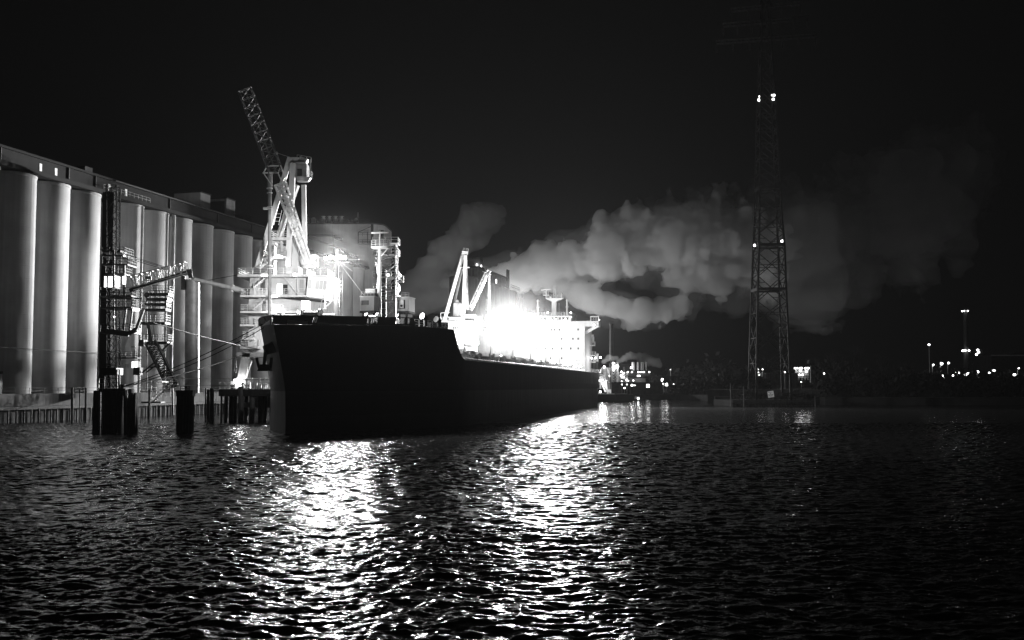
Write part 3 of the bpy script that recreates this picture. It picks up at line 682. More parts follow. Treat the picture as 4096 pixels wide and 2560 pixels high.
for s0 in st_:
    zt = ztop(s0); zs = [-2, 0, 2.4, 5.8] + [5.8 + (zt - 5.8) * k / 6 for k in range(1, 7)]
    rw = []
    for z in zs:
        s = s0 if s0 < 180 else 180 + (s0 - 180) * (stem(z) - 180) / (LEN - 180)
        if s0 < 6: s += max(0, (4 - z)) * .25 * (1 - s0 / 6)
        rw.append((s, hb(s, z) if s0 < LEN else .05, z))
    rows.append(rw)
nz = len(rows[0]); NS = len(rows)
mb = MB(); vs = []
for sd in (1, -1):
    for rw in rows: vs += [(sd * t, -s, z) for s, t, z in rw]
o2 = NS * nz; fs = []; sm = []
for i in range(NS - 1):
    for j in range(nz - 1):
        fs.append((i * nz + j, (i + 1) * nz + j, (i + 1) * nz + j + 1, i * nz + j + 1))
        fs.append((o2 + i * nz + j, o2 + i * nz + j + 1, o2 + (i + 1) * nz + j + 1, o2 + (i + 1) * nz + j))
mb.add(vs, fs, True)
k = NS - 1
mb.add([vs[j] for j in range(nz)] + [vs[o2 + j] for j in range(nz)], [(j, j + 1, nz + j + 1, nz + j) for j in range(nz - 1)])           # transom
mb.add([vs[k * nz + j] for j in range(nz)] + [vs[o2 + k * nz + j] for j in range(nz)], [(j + 1, j, nz + j, nz + j + 1) for j in range(nz - 1)], True)
dv = []
for i in range(NS): dv += [vs[i * nz + nz - 1], vs[o2 + i * nz + nz - 1]]
# hull paint: black topsides, glossier and slightly paler boot-topping, worn plating with streaks towards the stern
mh = bpy.data.materials.new('hull_paint'); n, l = nodes(mh); b = n['Principled BSDF']
tc = n.new('ShaderNodeTexCoord'); sx = n.new('ShaderNodeSeparateXYZ'); l.new(tc.outputs['Object'], sx.inputs[0])
def mth(op, a, b_=None, c_=None):
    m_ = n.new('ShaderNodeMath'); m_.operation = op
    for i, x in enumerate((a, b_, c_)):
        if x is None: continue
        if isinstance(x, (int, float)): m_.inputs[i].default_value = x
        else: l.new(x, m_.inputs[i])
    return m_.outputs[0]
below = mth('LESS_THAN', sx.outputs['Z'], 5.8)
below2 = mth('LESS_THAN', sx.outputs['Z'], 2.4)
mp = n.new('ShaderNodeMapping'); mp.inputs['Scale'].default_value = (.9, .55, .07); l.new(tc.outputs['Object'], mp.inputs['Vector'])
no = n.new('ShaderNodeTexNoise'); no.inputs['Scale'].default_value = 1.3; no.inputs['Detail'].default_value = 7; l.new(mp.outputs['Vector'], no.inputs['Vector'])
aft = n.new('ShaderNodeMapRange'); aft.inputs['From Min'].default_value = -110; aft.inputs['From Max'].default_value = -35; l.new(sx.outputs['Y'], aft.inputs['Value'])
up_ = mth('GREATER_THAN', sx.outputs['Z'], 7.3)
strk = n.new('ShaderNodeMapRange'); strk.inputs['From Min'].default_value = .42; strk.inputs['From Max'].default_value = .62; l.new(no.outputs['Fac'], strk.inputs['Value'])
worn = mth('MULTIPLY', mth('MULTIPLY', aft.outputs['Result'], up_), strk.outputs['Result'])
base = mth('MULTIPLY_ADD', worn, .10, .012)
base = mth('MULTIPLY_ADD', below, .016, base)
base = mth('MULTIPLY_ADD', mth('MULTIPLY', no.outputs['Fac'], below2), .02, base)
l.new(base, b.inputs['Base Color'])
rg_ = mth('MULTIPLY_ADD', below, -.16, .5); l.new(mth('MULTIPLY_ADD', no.outputs['Fac'], .16, rg_), b.inputs['Roughness'])
# plating dents between the frames
mp2 = n.new('ShaderNodeMapping'); mp2.inputs['Scale'].default_value = (.35, .35, .12); l.new(tc.outputs['Object'], mp2.inputs['Vector'])
n3 = n.new('ShaderNodeTexNoise'); n3.inputs['Scale'].default_value = 1; n3.inputs['Detail'].default_value = 2; l.new(mp2.outputs['Vector'], n3.inputs['Vector'])
bp = n.new('ShaderNodeBump'); bp.inputs['Strength'].default_value = .5; bp.inputs['Distance'].default_value = .12; l.new(n3.outputs['Fac'], bp.inputs['Height']); l.new(bp.outputs['Normal'], b.inputs['Normal'])
hull = part('hull', mb, mh, ship, False)
mb = MB(); mb.add(dv, [(2 * i, 2 * i + 1, 2 * i + 3, 2 * i + 2) for i in range(NS - 1)]); mb.v = [(p[0], p[1], p[2] + .01) for p in mb.v]
part('deck', mb, M['deck'], ship, False)
# bulwark with mooring openings
def s_of_u(u, z):
    lo, hi = 150.0, LEN - .05
    for _ in range(50):
        m_ = (lo + hi) / 2; w = SMAT @ Vector((hb(m_, z), -m_, z)); d_ = w - Vector((0, 0, CH)); uu = 2048 + F * d_.x / (d_.y * CT + d_.z * ST)
        if uu > u: lo = m_
        else: hi = m_
    return m_
def btop(s): a = LEN - s; return ztop(s) + 1.25
openings = [(1064, 1094), (1255, 1273), (1470, 1511), (1583, 1618), (1628, 1640)]
cuts = []
for u0, u1 in openings:
    cuts.append((s_of_u(u1, 16), s_of_u(u0, 16)))
SE = s_of_u(1668, 16.5); SE2 = s_of_u(1655, 16.5)
def edge(s, sd, z, out=0.0):
    return Vector((sd * (hb(min(s, stem(z) - .02), z) + out), -s, z))
mb = MB(); bl = MB()
def strip(mb, sa, sb, sd, za, zb):
    """curved plate between two stations; za/zb functions of s"""
    nn = max(1, int((sb - sa) / .6))
    for i in range(nn):
        p, q = sa + (sb - sa) * i / nn, sa + (sb - sa) * (i + 1) / nn
        c = []
        for s in (p, q):
            for z in (za(s), zb(s)):
                o_ = edge(s, sd, min(z, 16.6)); o_.z = z
                i_ = o_.copy(); i_.x -= sd * .18
                if i_.x * sd < .02: i_.x = sd * .02
                c.append((o_, i_))
        (a0, a1), (b0, b1), (c0, c1), (d0, d1) = c
        mb.hexa([a0, c0, c1, a1, b0, d0, d1, b1])
for sd in (1, -1):
    marks = sorted(set([SE2, LEN - .06] + [x for c in cuts for x in c if x > SE2]))
    for a_, b_ in zip(marks[:-1], marks[1:]):
        mid = (a_ + b_) / 2; op = any(c[0] < mid < c[1] for c in cuts)
        if not op: strip(mb, a_, b_, sd, lambda s: ztop(s) + .005, btop)
        else:
            strip(mb, a_, b_, sd, lambda s: ztop(s) + .005, lambda s: ztop(s) + .28)
            strip(mb, a_, b_, sd, lambda s: btop(s) - .16, btop)
    strip(mb, SE, SE2, sd, lambda s: ztop(s) + .005, lambda s: ztop(s) + 1.25 * (s - SE) / (SE2 - SE) + .02)
part('bulwark', mb, mh, ship, False)
mb = MB()
for s in np.arange(SE2 + .6, LEN - 2.5, .7):
    for sd in (1, -1):
        c_ = []
        for ss in (s, s + .68):
            e_ = edge(ss, sd, 16.2); e_.x -= sd * .3; c_ += [e_]
        if not any(a_ - .3 < s < b_ + .3 for a_, b_ in cuts) or sd < 0:
            p, q = c_; mb.hexa([(p.x - .03, p.y, ztop(s) + .02), (p.x + .03, p.y, ztop(s) + .02), (q.x + .03, q.y, ztop(s) + .02), (q.x - .03, q.y, ztop(s) + .02), (p.x - .03, p.y, btop(s) - .05), (p.x + .03, p.y, btop(s) - .05), (q.x + .03, q.y, btop(s) - .05), (q.x - .03, q.y, btop(s) - .05)])
part('added_bulwark_lining', mb, M['white'], ship, False)  # white plates added so the bulwark openings read bright
# railings
mb = MB()
for sd in (1, -1):
    pts = [edge(s, sd, 10.8) - Vector((sd * .25, 0, 0)) for s in [2, 10, 20, 30, 40, 70, 100, 130, 160, 185, 196]]
    mb.rail(pts, 1.1, 2.2, .045, 3)
    pts = [edge(s, sd, ztop(s)) - Vector((sd * .2, 0, 0)) for s in [203, 205, 207.5, SE]]
    mb.rail(pts, 1.05, 1.3, .045, 3)
mb.rail([edge(2, -1, 10.8), edge(2, 1, 10.8)], 1.1, 2, .045, 3)
part('railing', mb, M['white_dirty'], ship, False)
# fo'c'sle front bulkhead face above main deck (aft facing)
mb = MB(); mb.box(-14, 14, -203.5, -203.2, 10.82, 15.3); part('bulkhead', mb, M['white'], ship, False)
# hatches
for i in range(7):
    s0 = 41 + i * 21.8
    mb = MB(); mb.box(-8.6, 8.6, -s0 - 15.5, -s0, 10.82, 12.7); hc = part('hatch_coaming', mb, M['white_dirty'], ship, False)
    mb = MB()
    for sd in (-1, 1): mb.box(sd * 4.6 - 4.45, sd * 4.6 + 4.45, -s0 - 15.8, -s0 + .3, 12.703, 13.5)
    part('hatch_cover', mb, M['white_dirty'], ship, False)
    mb = MB()
    for k in range(9):
        for sd in (-1, 1): mb.box(sd * 8.9 - .3, sd * 8.9 + .3, -s0 - 15 + k * 1.8, -s0 - 14.9 + k * 1.8, 10.83, 12.6)
    mb.rail([(8.9, -s0 - 16, 10.82), (8.9, -s0, 10.82)], 1.9, 2.4, .08, 1)
    part('coaming_stay', mb, M['white_dirty'], ship, False)
    # small deck houses, vents and davits along the port side
    for k in range(2):
        y = -s0 + 1.2 + k * 2.6
        mb = MB(); mb.lathe((12.2 - k * 2, y, 10.82), [(.22, 0), (.22, 1.3), (.5, 1.35), (.5, 1.75), (.1, 2.0)], 10); part('deck_vent', mb, M['white'], ship, False)
    mb = MB(); mb.box(-4, 4, -s0 + 1.6, -s0 + 3.6, 10.82, 13.2); part('deck_store', mb, M['white'], ship, False)
    mb = MB(); mb.prism([(9.6, -s0 - .3), (10.4, -s0 - .3), (10.4, -s0 + .3), (9.6, -s0 + .3)], 12.6, 13); mb.hexa([(9.5, -s0 - .8, 13), (9.7, -s0 - .8, 13), (9.7, -s0 + .8, 13), (9.5, -s0 + .8, 13), (9.55, -s0 - .15, 15.0), (9.65, -s0 - .15, 15.0), (9.65, -s0 + .15, 15.0), (9.55, -s0 + .15, 15.0)])
    part('hatch_arm', mb, M['galv'], ship, False)
mb = MB(); mb.tube((13.6, -190, 11.3), (13.6, -40, 11.3), .16, 8); mb.tube((13.1, -190, 11.3), (13.1, -40, 11.3), .12, 8)
for k in range(26): mb.box(12.9, 13.9, -188 + k * 5.8, -187.8 + k * 5.8, 10.83, 11.2)
part('deck_pipe', mb, M['white_dirty'], ship, False)
# bitts and roller on the fo'c'sle, chocks, windlasses, cowl vents
for s, t in ((230, 2.5), (226, 5.5), (222, 8.5), (214, 10), (206, 12.5)):
    for sd in (1, -1):
        mb = MB()
        for d in (-.5, .5): mb.lathe((sd * t, -s + d, ztop(s) + .01), [(.22, 0), (.22, .8), (.3, .85), (.3, 1)], 10)
        part('bitts', mb, M['white_dirty'], ship, False)
def cowl(u, v, Y, r, h):
    c = SL(u, v, Y); mb = MB(); base_ = Vector((c.x, c.y, ztop(-c.y) + .01))
    mb.tube(base_, Vector((c.x, c.y, base_.z + h)), r * .6, 10)
    mb.tube(Vector((c.x, c.y - .1, base_.z + h)), Vector((c.x - .3, c.y - .8, base_.z + h + .2)), r * .7, 12, r)
    mb.ball((c.x, c.y, base_.z + h), r * .8, 10, 6); part('cowl_vent', mb, M['black'], ship, False)
cowl(1702, 1290, 163, .5, 1.3); cowl(1757, 1300, 166, .5, 1.0)
for sd in (1, -1):
    mb = MB(); mb.tube((sd * 3 - 1.6, -226, 16.0), (sd * 3 + 1.6, -226, 16.0), .75, 16); mb.tube((sd * 3 - .4, -226, 16.0), (sd * 3 - .2, -226, 16.0), 1.05, 16); mb.box(sd * 3 - 1.9, sd * 3 + 1.9, -226.8, -225.2, 15.2, 15.6)
    part('windlass', mb, M['steel_dk'], ship, False)
q = SL(1248, 1250, 152); mb = MB()
mb.tube((q.x - 1.1, q.y, 16.3), (q.x + 1.2, q.y, 16.3), .8, 18); mb.tube((q.x - 1.3, q.y, 16.3), (q.x - 1.1, q.y, 16.3), 1.15, 18); mb.tube((q.x + 1.2, q.y, 16.3), (q.x + 1.4, q.y, 16.3), 1.15, 18)
part('mooring_winch', mb, M['steel_dk'], ship, False)
q = SL(1490, 1245, 160); mb = MB(); mb.tube((q.x - 1, q.y, 16.6), (q.x - .7, q.y, 16.6), .8, 16); mb.tube((q.x + .7, q.y, 16.6), (q.x + 1, q.y, 16.6), .8, 16); mb.tube((q.x - .7, q.y, 16.6), (q.x + .7, q.y, 16.6), .45, 12)
part('mooring_winch', mb, M['steel_dk'], ship, False)
# anchor on the starboard bow, hawse bolster
q = SL(1062, 1440, 146); mb = MB()
mb.beam(q + Vector((0, 0, 1.6)), q + Vector((-.2, 0, -.9)), .35); mb.hexa([tuple(q + Vector(d)) for d in ((-1.1, -.25, -1.5), (.9, -.25, -1.5), (.9, .25, -1.5), (-1.1, .25, -1.5), (-.7, -.2, -.6), (.5, -.2, -.6), (.5, .2, -.6), (-.7, .2, -.6))])
mb.beam(q + Vector((-.9, 0, -1.1)), q + Vector((-1.3, 0, .3)), .3); mb.beam(q + Vector((.7, 0, -1.1)), q + Vector((.9, 0, .3)), .3)
part('anchor', mb, M['black'], ship, False)
mb = MB(); mb.tube(q + Vector((.9, .6, 1.8)), q + Vector((-.1, -.1, 1.3)), .8, 14, .65); part('hawse_pipe', mb, mh, ship, False)
# bulb mark painted on the bow
def on_hull(u, v):
    Y = 150.0
    for _ in range(30):
        p = SL(u, v, Y); e = p.x - hb(-p.y, p.z); Y += -e * 0.9 if abs(e) < 20 else 0
    p = SL(u, v, Y); return Vector((hb(-p.y, p.z) + .02, p.y, p.z))
mk = [(1552, 1514), (1569, 1514), (1567, 1541), (1534, 1541), (1531, 1534), (1534, 1527), (1539, 1525), (1556, 1525), (1552, 1514)]
mb = MB()
for a_, b_ in zip(mk[:-1], mk[1:]): mb.beam(on_hull(*a_), on_hull(*b_), .1, .07)
for k in range(4): mb.beam(on_hull(1538 + k * 5, 1548), on_hull(1541 + k * 5, 1548), .08, .08); mb.beam(on_hull(1538 + k * 5, 1551), on_hull(1540 + k * 5, 1551), .08, .08)
part('bulb_mark', mb, M['steel'], ship, False)
mb = MB()
pts = [on_hull(1500 - (1500 - 1062) * t, 1277 + (1388 - 1277) * t ** 1.05) + Vector((.1, 0, 0)) for t in [i / 16 for i in range(17)]]
cable('mooring_line', (SMAT @ on_hull(1498, 1279), P(1040, 1398, 139.5)), .05, M['rope_pale'], 'faint pale line drawn tight across the black bow', 'mooring line', .2, 10, 'mooring lines of the ship')
# foremast with floodlights
FMY = 166.0
fb = SL(1345, 1258, FMY); fm_c = Vector((fb.x, fb.y, 0))
mb = MB(); zt_ = SL(1345, 1030, FMY).z; zm = SL(1345, 1150, FMY).z
mb.tube((fb.x, fb.y, 15.3), (fb.x, fb.y, zm), .52, 14, .42); mb.tube((fb.x, fb.y, zm), (fb.x, fb.y, zt_ + 1.5), .32, 12, .25)
fmast = part('foremast', mb, M['white'], ship, False)
mb = MB(); mb.ladder((fb.x + .75, fb.y, 15.4), (fb.x + .75, fb.y, zt_), .45); 
for z in np.linspace(17, zt_ - 1, 7): mb.beam((fb.x + .3, fb.y, z), (fb.x + .75, fb.y, z), .07)
part('mast_ladder', mb, M['galv'], ship, False)
a_, b_ = SL(1320, 1112, FMY - .5), SL(1352, 1084, FMY - .5)
mb = MB(); mb.box(a_.x, a_.x + 1.3, a_.y - .6, a_.y + .7, a_.z - .12, a_.z); mb.rail([(a_.x, a_.y + .6, a_.z), (a_.x, a_.y - .6, a_.z), (a_.x + 1.2, a_.y - .6, a_.z)], 1.1, .6, .06, 3); mb.beam((a_.x + .2, a_.y, a_.z - .1), (fb.x, fb.y, a_.z - .9), .1)
part('mast_platform', mb, M['white'], ship, False)
mb = MB(); mb.box(fb.x - 1.9, fb.x + 1.9, fb.y - .35, fb.y + .35, zt_ - .9, zt_ - .75); mb.beam((fb.x - 1.9, fb.y - .4, zt_ - .2), (fb.x + 1.9, fb.y - .4, zt_ - .2), .12); mb.beam((fb.x + 1.9, fb.y, zt_ - .4), (fb.x + 3.6, fb.y, zt_ - .35), .15); mb.beam((fb.x + 2.4, fb.y, zt_ + .5), (fb.x + 3.0, fb.y, zt_ + .2), .1)
part('lamp_crossarm', mb, M['white'], ship, False)
for k, dx in enumerate((-1.5, -.75, 0, .75, 1.5)):
    c = Vector((fb.x + dx, fb.y - .65, zt_ - .15 + (.15 if k % 2 else 0)))
    mb = MB(); mb.box(c.x - .3, c.x + .3, c.y - .02, c.y + .35, c.z - .26, c.z + .26); fl = part('floodlight', mb, M['steel'], ship, False)
    part('lens', MB().box(c.x - .27, c.x + .27, c.y - .06, c.y - .025, c.z - .23, c.z + .23), M['lamp_hot'], fl, False)
mb = MB()
for e in (SL(1268, 1082, FMY), SL(1455, 1180, FMY), SL(1410, 1085, FMY), SL(1270, 1250, FMY + 3)): mb.beam((fb.x, fb.y, zt_ - .3), e, .07)
part('mast_stay', mb, M['white'], ship, False)
# T-topped after mast of the fo'c'sle
TMY = 174.0
tb = SL(1517, 1258, TMY); z0, z1, z2 = 15.5, SL(1517, 1050, TMY).z, SL(1517, 930, TMY).z
mb = MB(); mb.tube((tb.x, tb.y, z0), (tb.x, tb.y, z1), .34, 12, .3); mb.tube((tb.x, tb.y, z1), (tb.x, tb.y, SL(1517, 985, TMY).z), .28, 12, .22); mb.tube((tb.x, tb.y, SL(1517, 985, TMY).z), (tb.x, tb.y, z2 + .3), .12, 8)
part('mast', mb, M['white_dirty'], ship, False)
mb = MB(); mb.tube((tb.x - 1.45, tb.y, z2), (tb.x + 1.45, tb.y, z2), .16, 8); part('radar_scanner', mb, M['white'], ship, False)
zp = SL(1517, 987, TMY).z; mb = MB(); mb.box(tb.x - 1.2, tb.x + 1.6, tb.y - .8, tb.y + .8, zp - .3, zp); mb.rail([(tb.x - 1.1, tb.y - .8, zp), (tb.x + 1.6, tb.y - .8, zp), (tb.x + 1.6, tb.y + .8, zp)], 1.0, .7, .05, 3)
mb.beam((tb.x + 1.4, tb.y, zp - .3), (tb.x + .1, tb.y, zp - 1.7), .12); part('mast_platform', mb, M['white'], ship, False)
# crew shelters on deck beyond the fo'c'sle
def shelter(u0, u1, v0, v1, Y, kind):
    a_, b_ = SL(u0, v1, Y), SL(u1, v0, Y); zb_ = max(a_.z, 15.8)
    mb = MB(); mb.box(a_.x, b_.x, a_.y, a_.y + 3.2, zb_, b_.z); sh = part('deck_cabin', mb, M['corr'], ship, False)
    mb = MB(); mb.box(a_.x - .08, b_.x + .08, a_.y - .1, a_.y + 3.3, b_.z + .002, b_.z + .14); part('cabin_roof', mb, M['white'], sh, False)
    mb = MB(); mb.box(a_.x - .05, b_.x + .05, a_.y - .05, a_.y + 3.2, zb_ - .35, zb_ - .003); mb.box(a_.x + .3, a_.x + .6, a_.y + .3, a_.y + 2.8, 10.8, zb_ - .353); mb.box(b_.x - .6, b_.x - .3, a_.y + .3, a_.y + 2.8, 10.8, zb_ - .353); part('cabin_base', mb, M['steel_dk'], sh, False)
    w = b_.x - a_.x; h = b_.z - zb_
    if kind == 'louvre':
        mb = MB(); mb.box(a_.x + .1 * w, a_.x + .62 * w, a_.y - .06, a_.y - .01, zb_ + .42 * h, zb_ + .74 * h)
        lv = part('louvre', mb, M['steel_dk'], sh, False)
        mb = MB()
        for k in range(7): z = zb_ + h * (.44 + .04 * k); mb.box(a_.x + .11 * w, a_.x + .61 * w, a_.y - .1, a_.y - .062, z, z + .03)
        part('slats', mb, M['steel'], lv, False)
        mb = MB(); mb.box(a_.x + .1 * w, a_.x + .62 * w, a_.y - .05, a_.y - .01, zb_ + .06 * h, zb_ + .36 * h); part('grille', mb, M['corr'], sh, False)
    else:
        mb = MB(); mb.box(a_.x + .14 * w, a_.x + .68 * w, a_.y - .05, a_.y - .01, zb_ + .18 * h, zb_ + .84 * h); wf_ = part('doorway', mb, M['steel_dk'], sh, False)
        mb = MB(); mb.box(a_.x + .23 * w, a_.x + .57 * w, a_.y - .09, a_.y - .055, zb_ + .22 * h, zb_ + .83 * h); part('door', mb, M['white'], wf_, False)
        mb = MB(); mb.ball((a_.x + .4 * w, a_.y - .12, zb_ + .4 * h), .25, 10, 6, .8); part('lifebuoy', mb, M['steel_dk'], wf_, False)
    mb = MB(); mb.rail([(a_.x + .1, a_.y + .2, b_.z + .14), (b_.x - .1, a_.y + .2, b_.z + .14)], .7, .6, .04, 2); part('roof_rail', mb, M['galv'], sh, False)
shelter(1440, 1501, 1188, 1243, 172, 'louvre'); shelter(1586, 1640, 1191, 1245, 178, 'door')
mb = MB(); q = SL(1460, 1180, 173); mb.box(q.x - .6, q.x + 1.7, q.y, q.y + 2, q.z - .5, q.z + .3); part('stowage_box', mb, M['steel_dk'], ship, False)
for k in range(3): mb = MB(); q = SL(1484, 1158 + 7 * k, 173); mb.tube(q - Vector((.9, 0, 0)), q + Vector((.7, 0, 0)), .1, 8); part('strip_lamp', mb, M['white'], ship, False)
# ------------------------------------------------------------------ accommodation block
AY = -25.0
def AU(u): return (u - 2197) / 12.40 / .978 * .985
def AZ(v): return P(2197, v, 346).z
zt = AZ(1283)
mb = MB(); mb.box(AU(2054), AU(2340), AY, AY + 17, 10.82, zt); acc = part('accommodation', mb, M['white'], ship, False)
for z in (AZ(1443), AZ(1405), AZ(1366), AZ(1330)):
    mb = MB(); mb.box(AU(2053), AU(2341), AY - .06, AY - .003, z, z + .12); part('deck_seam', mb, M['white'], acc, False)
wins = [(1317, x) for x in (272, 530, 580, 703, 748, 815, 1075)] + [(1354, x) for x in (272, 345, 498, 653, 845, 1003, 1075)] + [(1393, x) for x in (272, 373, 498, 622, 720, 845, 972, 1075)] + [(1432, x) for x in (690, 845)]
def pwin(v, xc, m):
    x = AU(2000 + xc / 3.436); z = AZ(v)
    f_ = part('window', MB().box(x - .24, x + .24, AY - .05, AY - .004, z - .3, z + .3), M[m], acc, False)
    mb = MB()
    for x0, x1, z0, z1 in ((-.34, -.242, -.4, .4), (.242, .34, -.4, .4), (-.24, .24, .302, .4), (-.24, .24, -.4, -.302)): mb.box(x + x0, x + x1, AY - .09, AY - .003, z + z0, z + z1)
    part('frame', mb, M['white_dirty'], f_, False)
for v, xc in wins: pwin(v, xc, 'glass')
for v, xc in ((1317, 1005), (1432, 1003), (1432, 1075)): pwin(v, xc, 'lamp')
zw = AZ(1260)
mb = MB(); mb.box(AU(2110), AU(2284), AY + .4, AY + 10, zt + .003, zw); wh = part('wheelhouse', mb, M['white'], ship, False)
for k in range(11):
    x = AU(2118 + k * 15); part('window', MB().box(x - .42, x + .42, AY + .33, AY + .395, zt + .55, zt + 1.35), M['glass'], wh, False)
mb = MB(); mb.rail([(AU(2110), AY + .6, zw), (AU(2284), AY + .6, zw), (AU(2284), AY + 9.6, zw)], 1.1, 1.1, .05, 3); part('railing', mb, M['white'], wh, False)
for sd, u0, u1 in ((-1, 2004, 2054), (1, 2340, 2395)):
    za, zb_ = AZ(1305), zt
    mb = MB(); mb.box(AU(u0) + (.003 if sd > 0 else 0), AU(u1) - (0 if sd > 0 else .003), AY + .1, AY + 4.2, za, zb_ - .004); bw_ = part('bridge_wing', mb, M['white'], ship, False)
    x_in = AU(2340) if sd > 0 else AU(2054); x_out = AU(u1) - .2 if sd > 0 else AU(u0) + .2
    mb = MB(); pts = [(x_in, AZ(1336)), (x_in, AZ(1322)), (x_out - sd * 1.6, za - .01), (x_out, za - .01), (x_out, AZ(1307))]
    if sd < 0: pts = pts[::-1]
    vs_ = [(x, AY + 1.2, z) for x, z in pts] + [(x, AY + 1.8, z) for x, z in pts]; nn = 5
    mb.add(vs_, [tuple(range(nn)), tuple(range(nn, 2 * nn))[::-1]] + [((i + 1) % nn, i, nn + i, nn + (i + 1) % nn) for i in range(nn)]); part('wing_bracket', mb, M['white'], bw_, False)
    u2, u3 = (2363, 2394) if sd > 0 else (2003, 2035)
    mb = MB(); xa, xb = AU(u2), AU(u3); zq = AZ(1266.5)
    for x in (xa, xb): mb.box(x - .13, x + .13, AY + .4, AY + .7, zb_, zq)
    mb.box(xa - .13, xb + .13, AY + .39, AY + .71, zq, zq + .25); mb.rail([(xa, AY + .55, zb_), (xb, AY + .55, zb_)], 1.1, 1, .05, 2); part('wing_frame', mb, M['white'], bw_, False)
    c = Vector((AU(2397 if sd > 0 else 2000), AY + .4, AZ(1279))); part('side_light', MB().ball(c, .22), M['lamp_dim'], bw_, False)
# radar mast on the wheelhouse
xm = AU(2207); mb = MB(); zq = AZ(1188); mb.box(xm - .75, xm + .75, AY + 4, AY + 5.2, zw, zq)
mb.hexa([(xm - .75, AY + 3.8, AZ(1199)), (xm + .75, AY + 3.8, AZ(1199)), (xm + .75, AY + 5.4, AZ(1199)), (xm - .75, AY + 5.4, AZ(1199)), (AU(2174), AY + 3.5, zq + .003), (AU(2246), AY + 3.5, zq + .003), (AU(2246), AY + 5.6, zq + .003), (AU(2174), AY + 5.6, zq + .003)])
rm = part('radar_mast', mb, M['white'], ship, False)
mb = MB(); mb.box(AU(2174), AU(2246), AY + 3.5, AY + 5.6, zq + .004, zq + .25); mb.rail([(AU(2174), AY + 3.6, zq + .25), (AU(2246), AY + 3.6, zq + .25), (AU(2246), AY + 5.5, zq + .25)], 1.0, 1.0, .06, 3); part('mast_platform', mb, M['white'], rm, False)
mb = MB(); mb.truss((AU(2209), AY + 4.6, zq + .25), (AU(2209), AY + 4.6, AZ(1135)), 1.0, 1.0, 4, .14, .08, w2=.5, h2=.5); mb.tube((AU(2211), AY + 4.6, AZ(1135)), (AU(2213), AY + 4.6, AZ(1122)), .09, 6); mb.beam((AU(2200), AY + 4.6, AZ(1138)), (AU(2220), AY + 4.6, AZ(1133)), .12)
part('signal_tower', mb, M['white'], rm, False)
mb = MB(); q = (AU(2174), AY + 4.4, AZ(1171)); mb.box(q[0] - .9, q[0] + .9, q[1] - .8, q[1] + .8, q[2] - .15, q[2]); mb.rail([(q[0] - .9, q[1] - .7, q[2]), (q[0] + .9, q[1] - .7, q[2])], 1.2, .6, .06, 3); mb.tube((q[0], q[1], q[2]), (q[0], q[1], AZ(1152)), .3, 10); mb.beam((AU(2176), q[1], q[2]), (AU(2176), q[1], zq), .2); mb.beam((AU(2176), q[1], AZ(1176)), (AU(2186), q[1], zq), .14)
part('radar_platform', mb, M['white'], rm, False)
mb = MB(); mb.beam((AU(2154), q[1] - .2, AZ(1151)), (AU(2195), q[1] - .2, AZ(1148.5)), .28, .32); part('radar_scanner', mb, M['white'], rm, False)
mb = MB(); mb.tube((AU(2238), AY + 4.2, zq + .2), (AU(2238), AY + 4.2, AZ(1170)), .2, 8); mb.ball((AU(2239), AY + 4.2, AZ(1168)), .35); mb.ball((AU(2194), AY + 3.4, AZ(1181)), .42); part('searchlight', mb, M['white'], rm, False)
for u in (2143, 2263):
    mb = MB(); mb.tube((AU(u), AY + 3, zw), (AU(u), AY + 3, AZ(1195)), .36, 10, .28)
    for v in (1197, 1223): mb.beam((AU(u - 6), AY + 3, AZ(v)), (AU(u + 7), AY + 3, AZ(v)), .14)
    mb.ball((AU(u), AY + 3, AZ(1194)), .3); part('antenna_post', mb, M['white'], ship, False)
mb = MB()
for u, v in ((2226, 1204), (2155, 1242), (2246, 1240), (2073, 1180)): mb.tube((AU(u), AY + 5, zw if u > 2100 else zt), (AU(u), AY + 5, AZ(v)), .05, 5)
part('whip_antenna', mb, M['white'], ship, False)
# floodlights on the wheelhouse front and monkey island
def shipflood(u, v, y, r=.3, power=0, hot=True, aim=None):
    c = Vector((AU(u), y, AZ(v))); fl = part('floodlight', MB().box(c.x - r, c.x + r, y, y + .35, c.z - r * .8, c.z + r * .8), M['steel'], ship, False)
    part('lens', MB().box(c.x - r * .9, c.x + r * .9, y - .05, y - .004, c.z - r * .7, c.z + r * .7), M['lamp_hot' if hot else 'lamp'], fl, False)
    return fl, SMAT @ (c - Vector((0, .5, 0)))
FL = []
for u in (2125, 2158, 2172, 2193, 2205, 2222, 2262): FL.append(shipflood(u, 1277, AY - .05 - .35, .3))
for u, v in ((2114, 1250), (2190, 1247), (2284, 1249), (2284, 1267)): FL.append(shipflood(u, v, AY + .3 - .4, .28, hot=False))
# stern structures on the port quarter
def AQ(u, v): return SINV @ P(u, v, 362)
mb = MB(); c = AQ(2362, 1480)
mb.tube(AQ(2358, 1480), AQ(2358, 1350), .7, 12, .5); part('exhaust_post', mb, M['white'], ship, False)
for v, u0, u1 in ((1380, 2350, 2380), (1420, 2350, 2383), (1447, 2345, 2385)):
    a_, b_ = AQ(u0, v), AQ(u1, v); mb = MB(); mb.box(a_.x, b_.x, a_.y - 1.2, a_.y + 1.4, a_.z - .35, a_.z); mb.rail([(a_.x, a_.y - 1.2, a_.z), (b_.x, a_.y - 1.2, a_.z), (b_.x, a_.y + 1.3, a_.z)], 1.1, .9, .06, 3)
    part('quarter_platform', mb, M['white'], ship, False)
for u, v in ((2369, 1345), (2371, 1354)): mb = MB(); q = AQ(u, v); mb.box(q.x - .4, q.x + .5, q.y - .3, q.y + .3, q.z - 1.4, q.z + .6); part('equipment_box', mb, M['white_dirty'], ship, False)
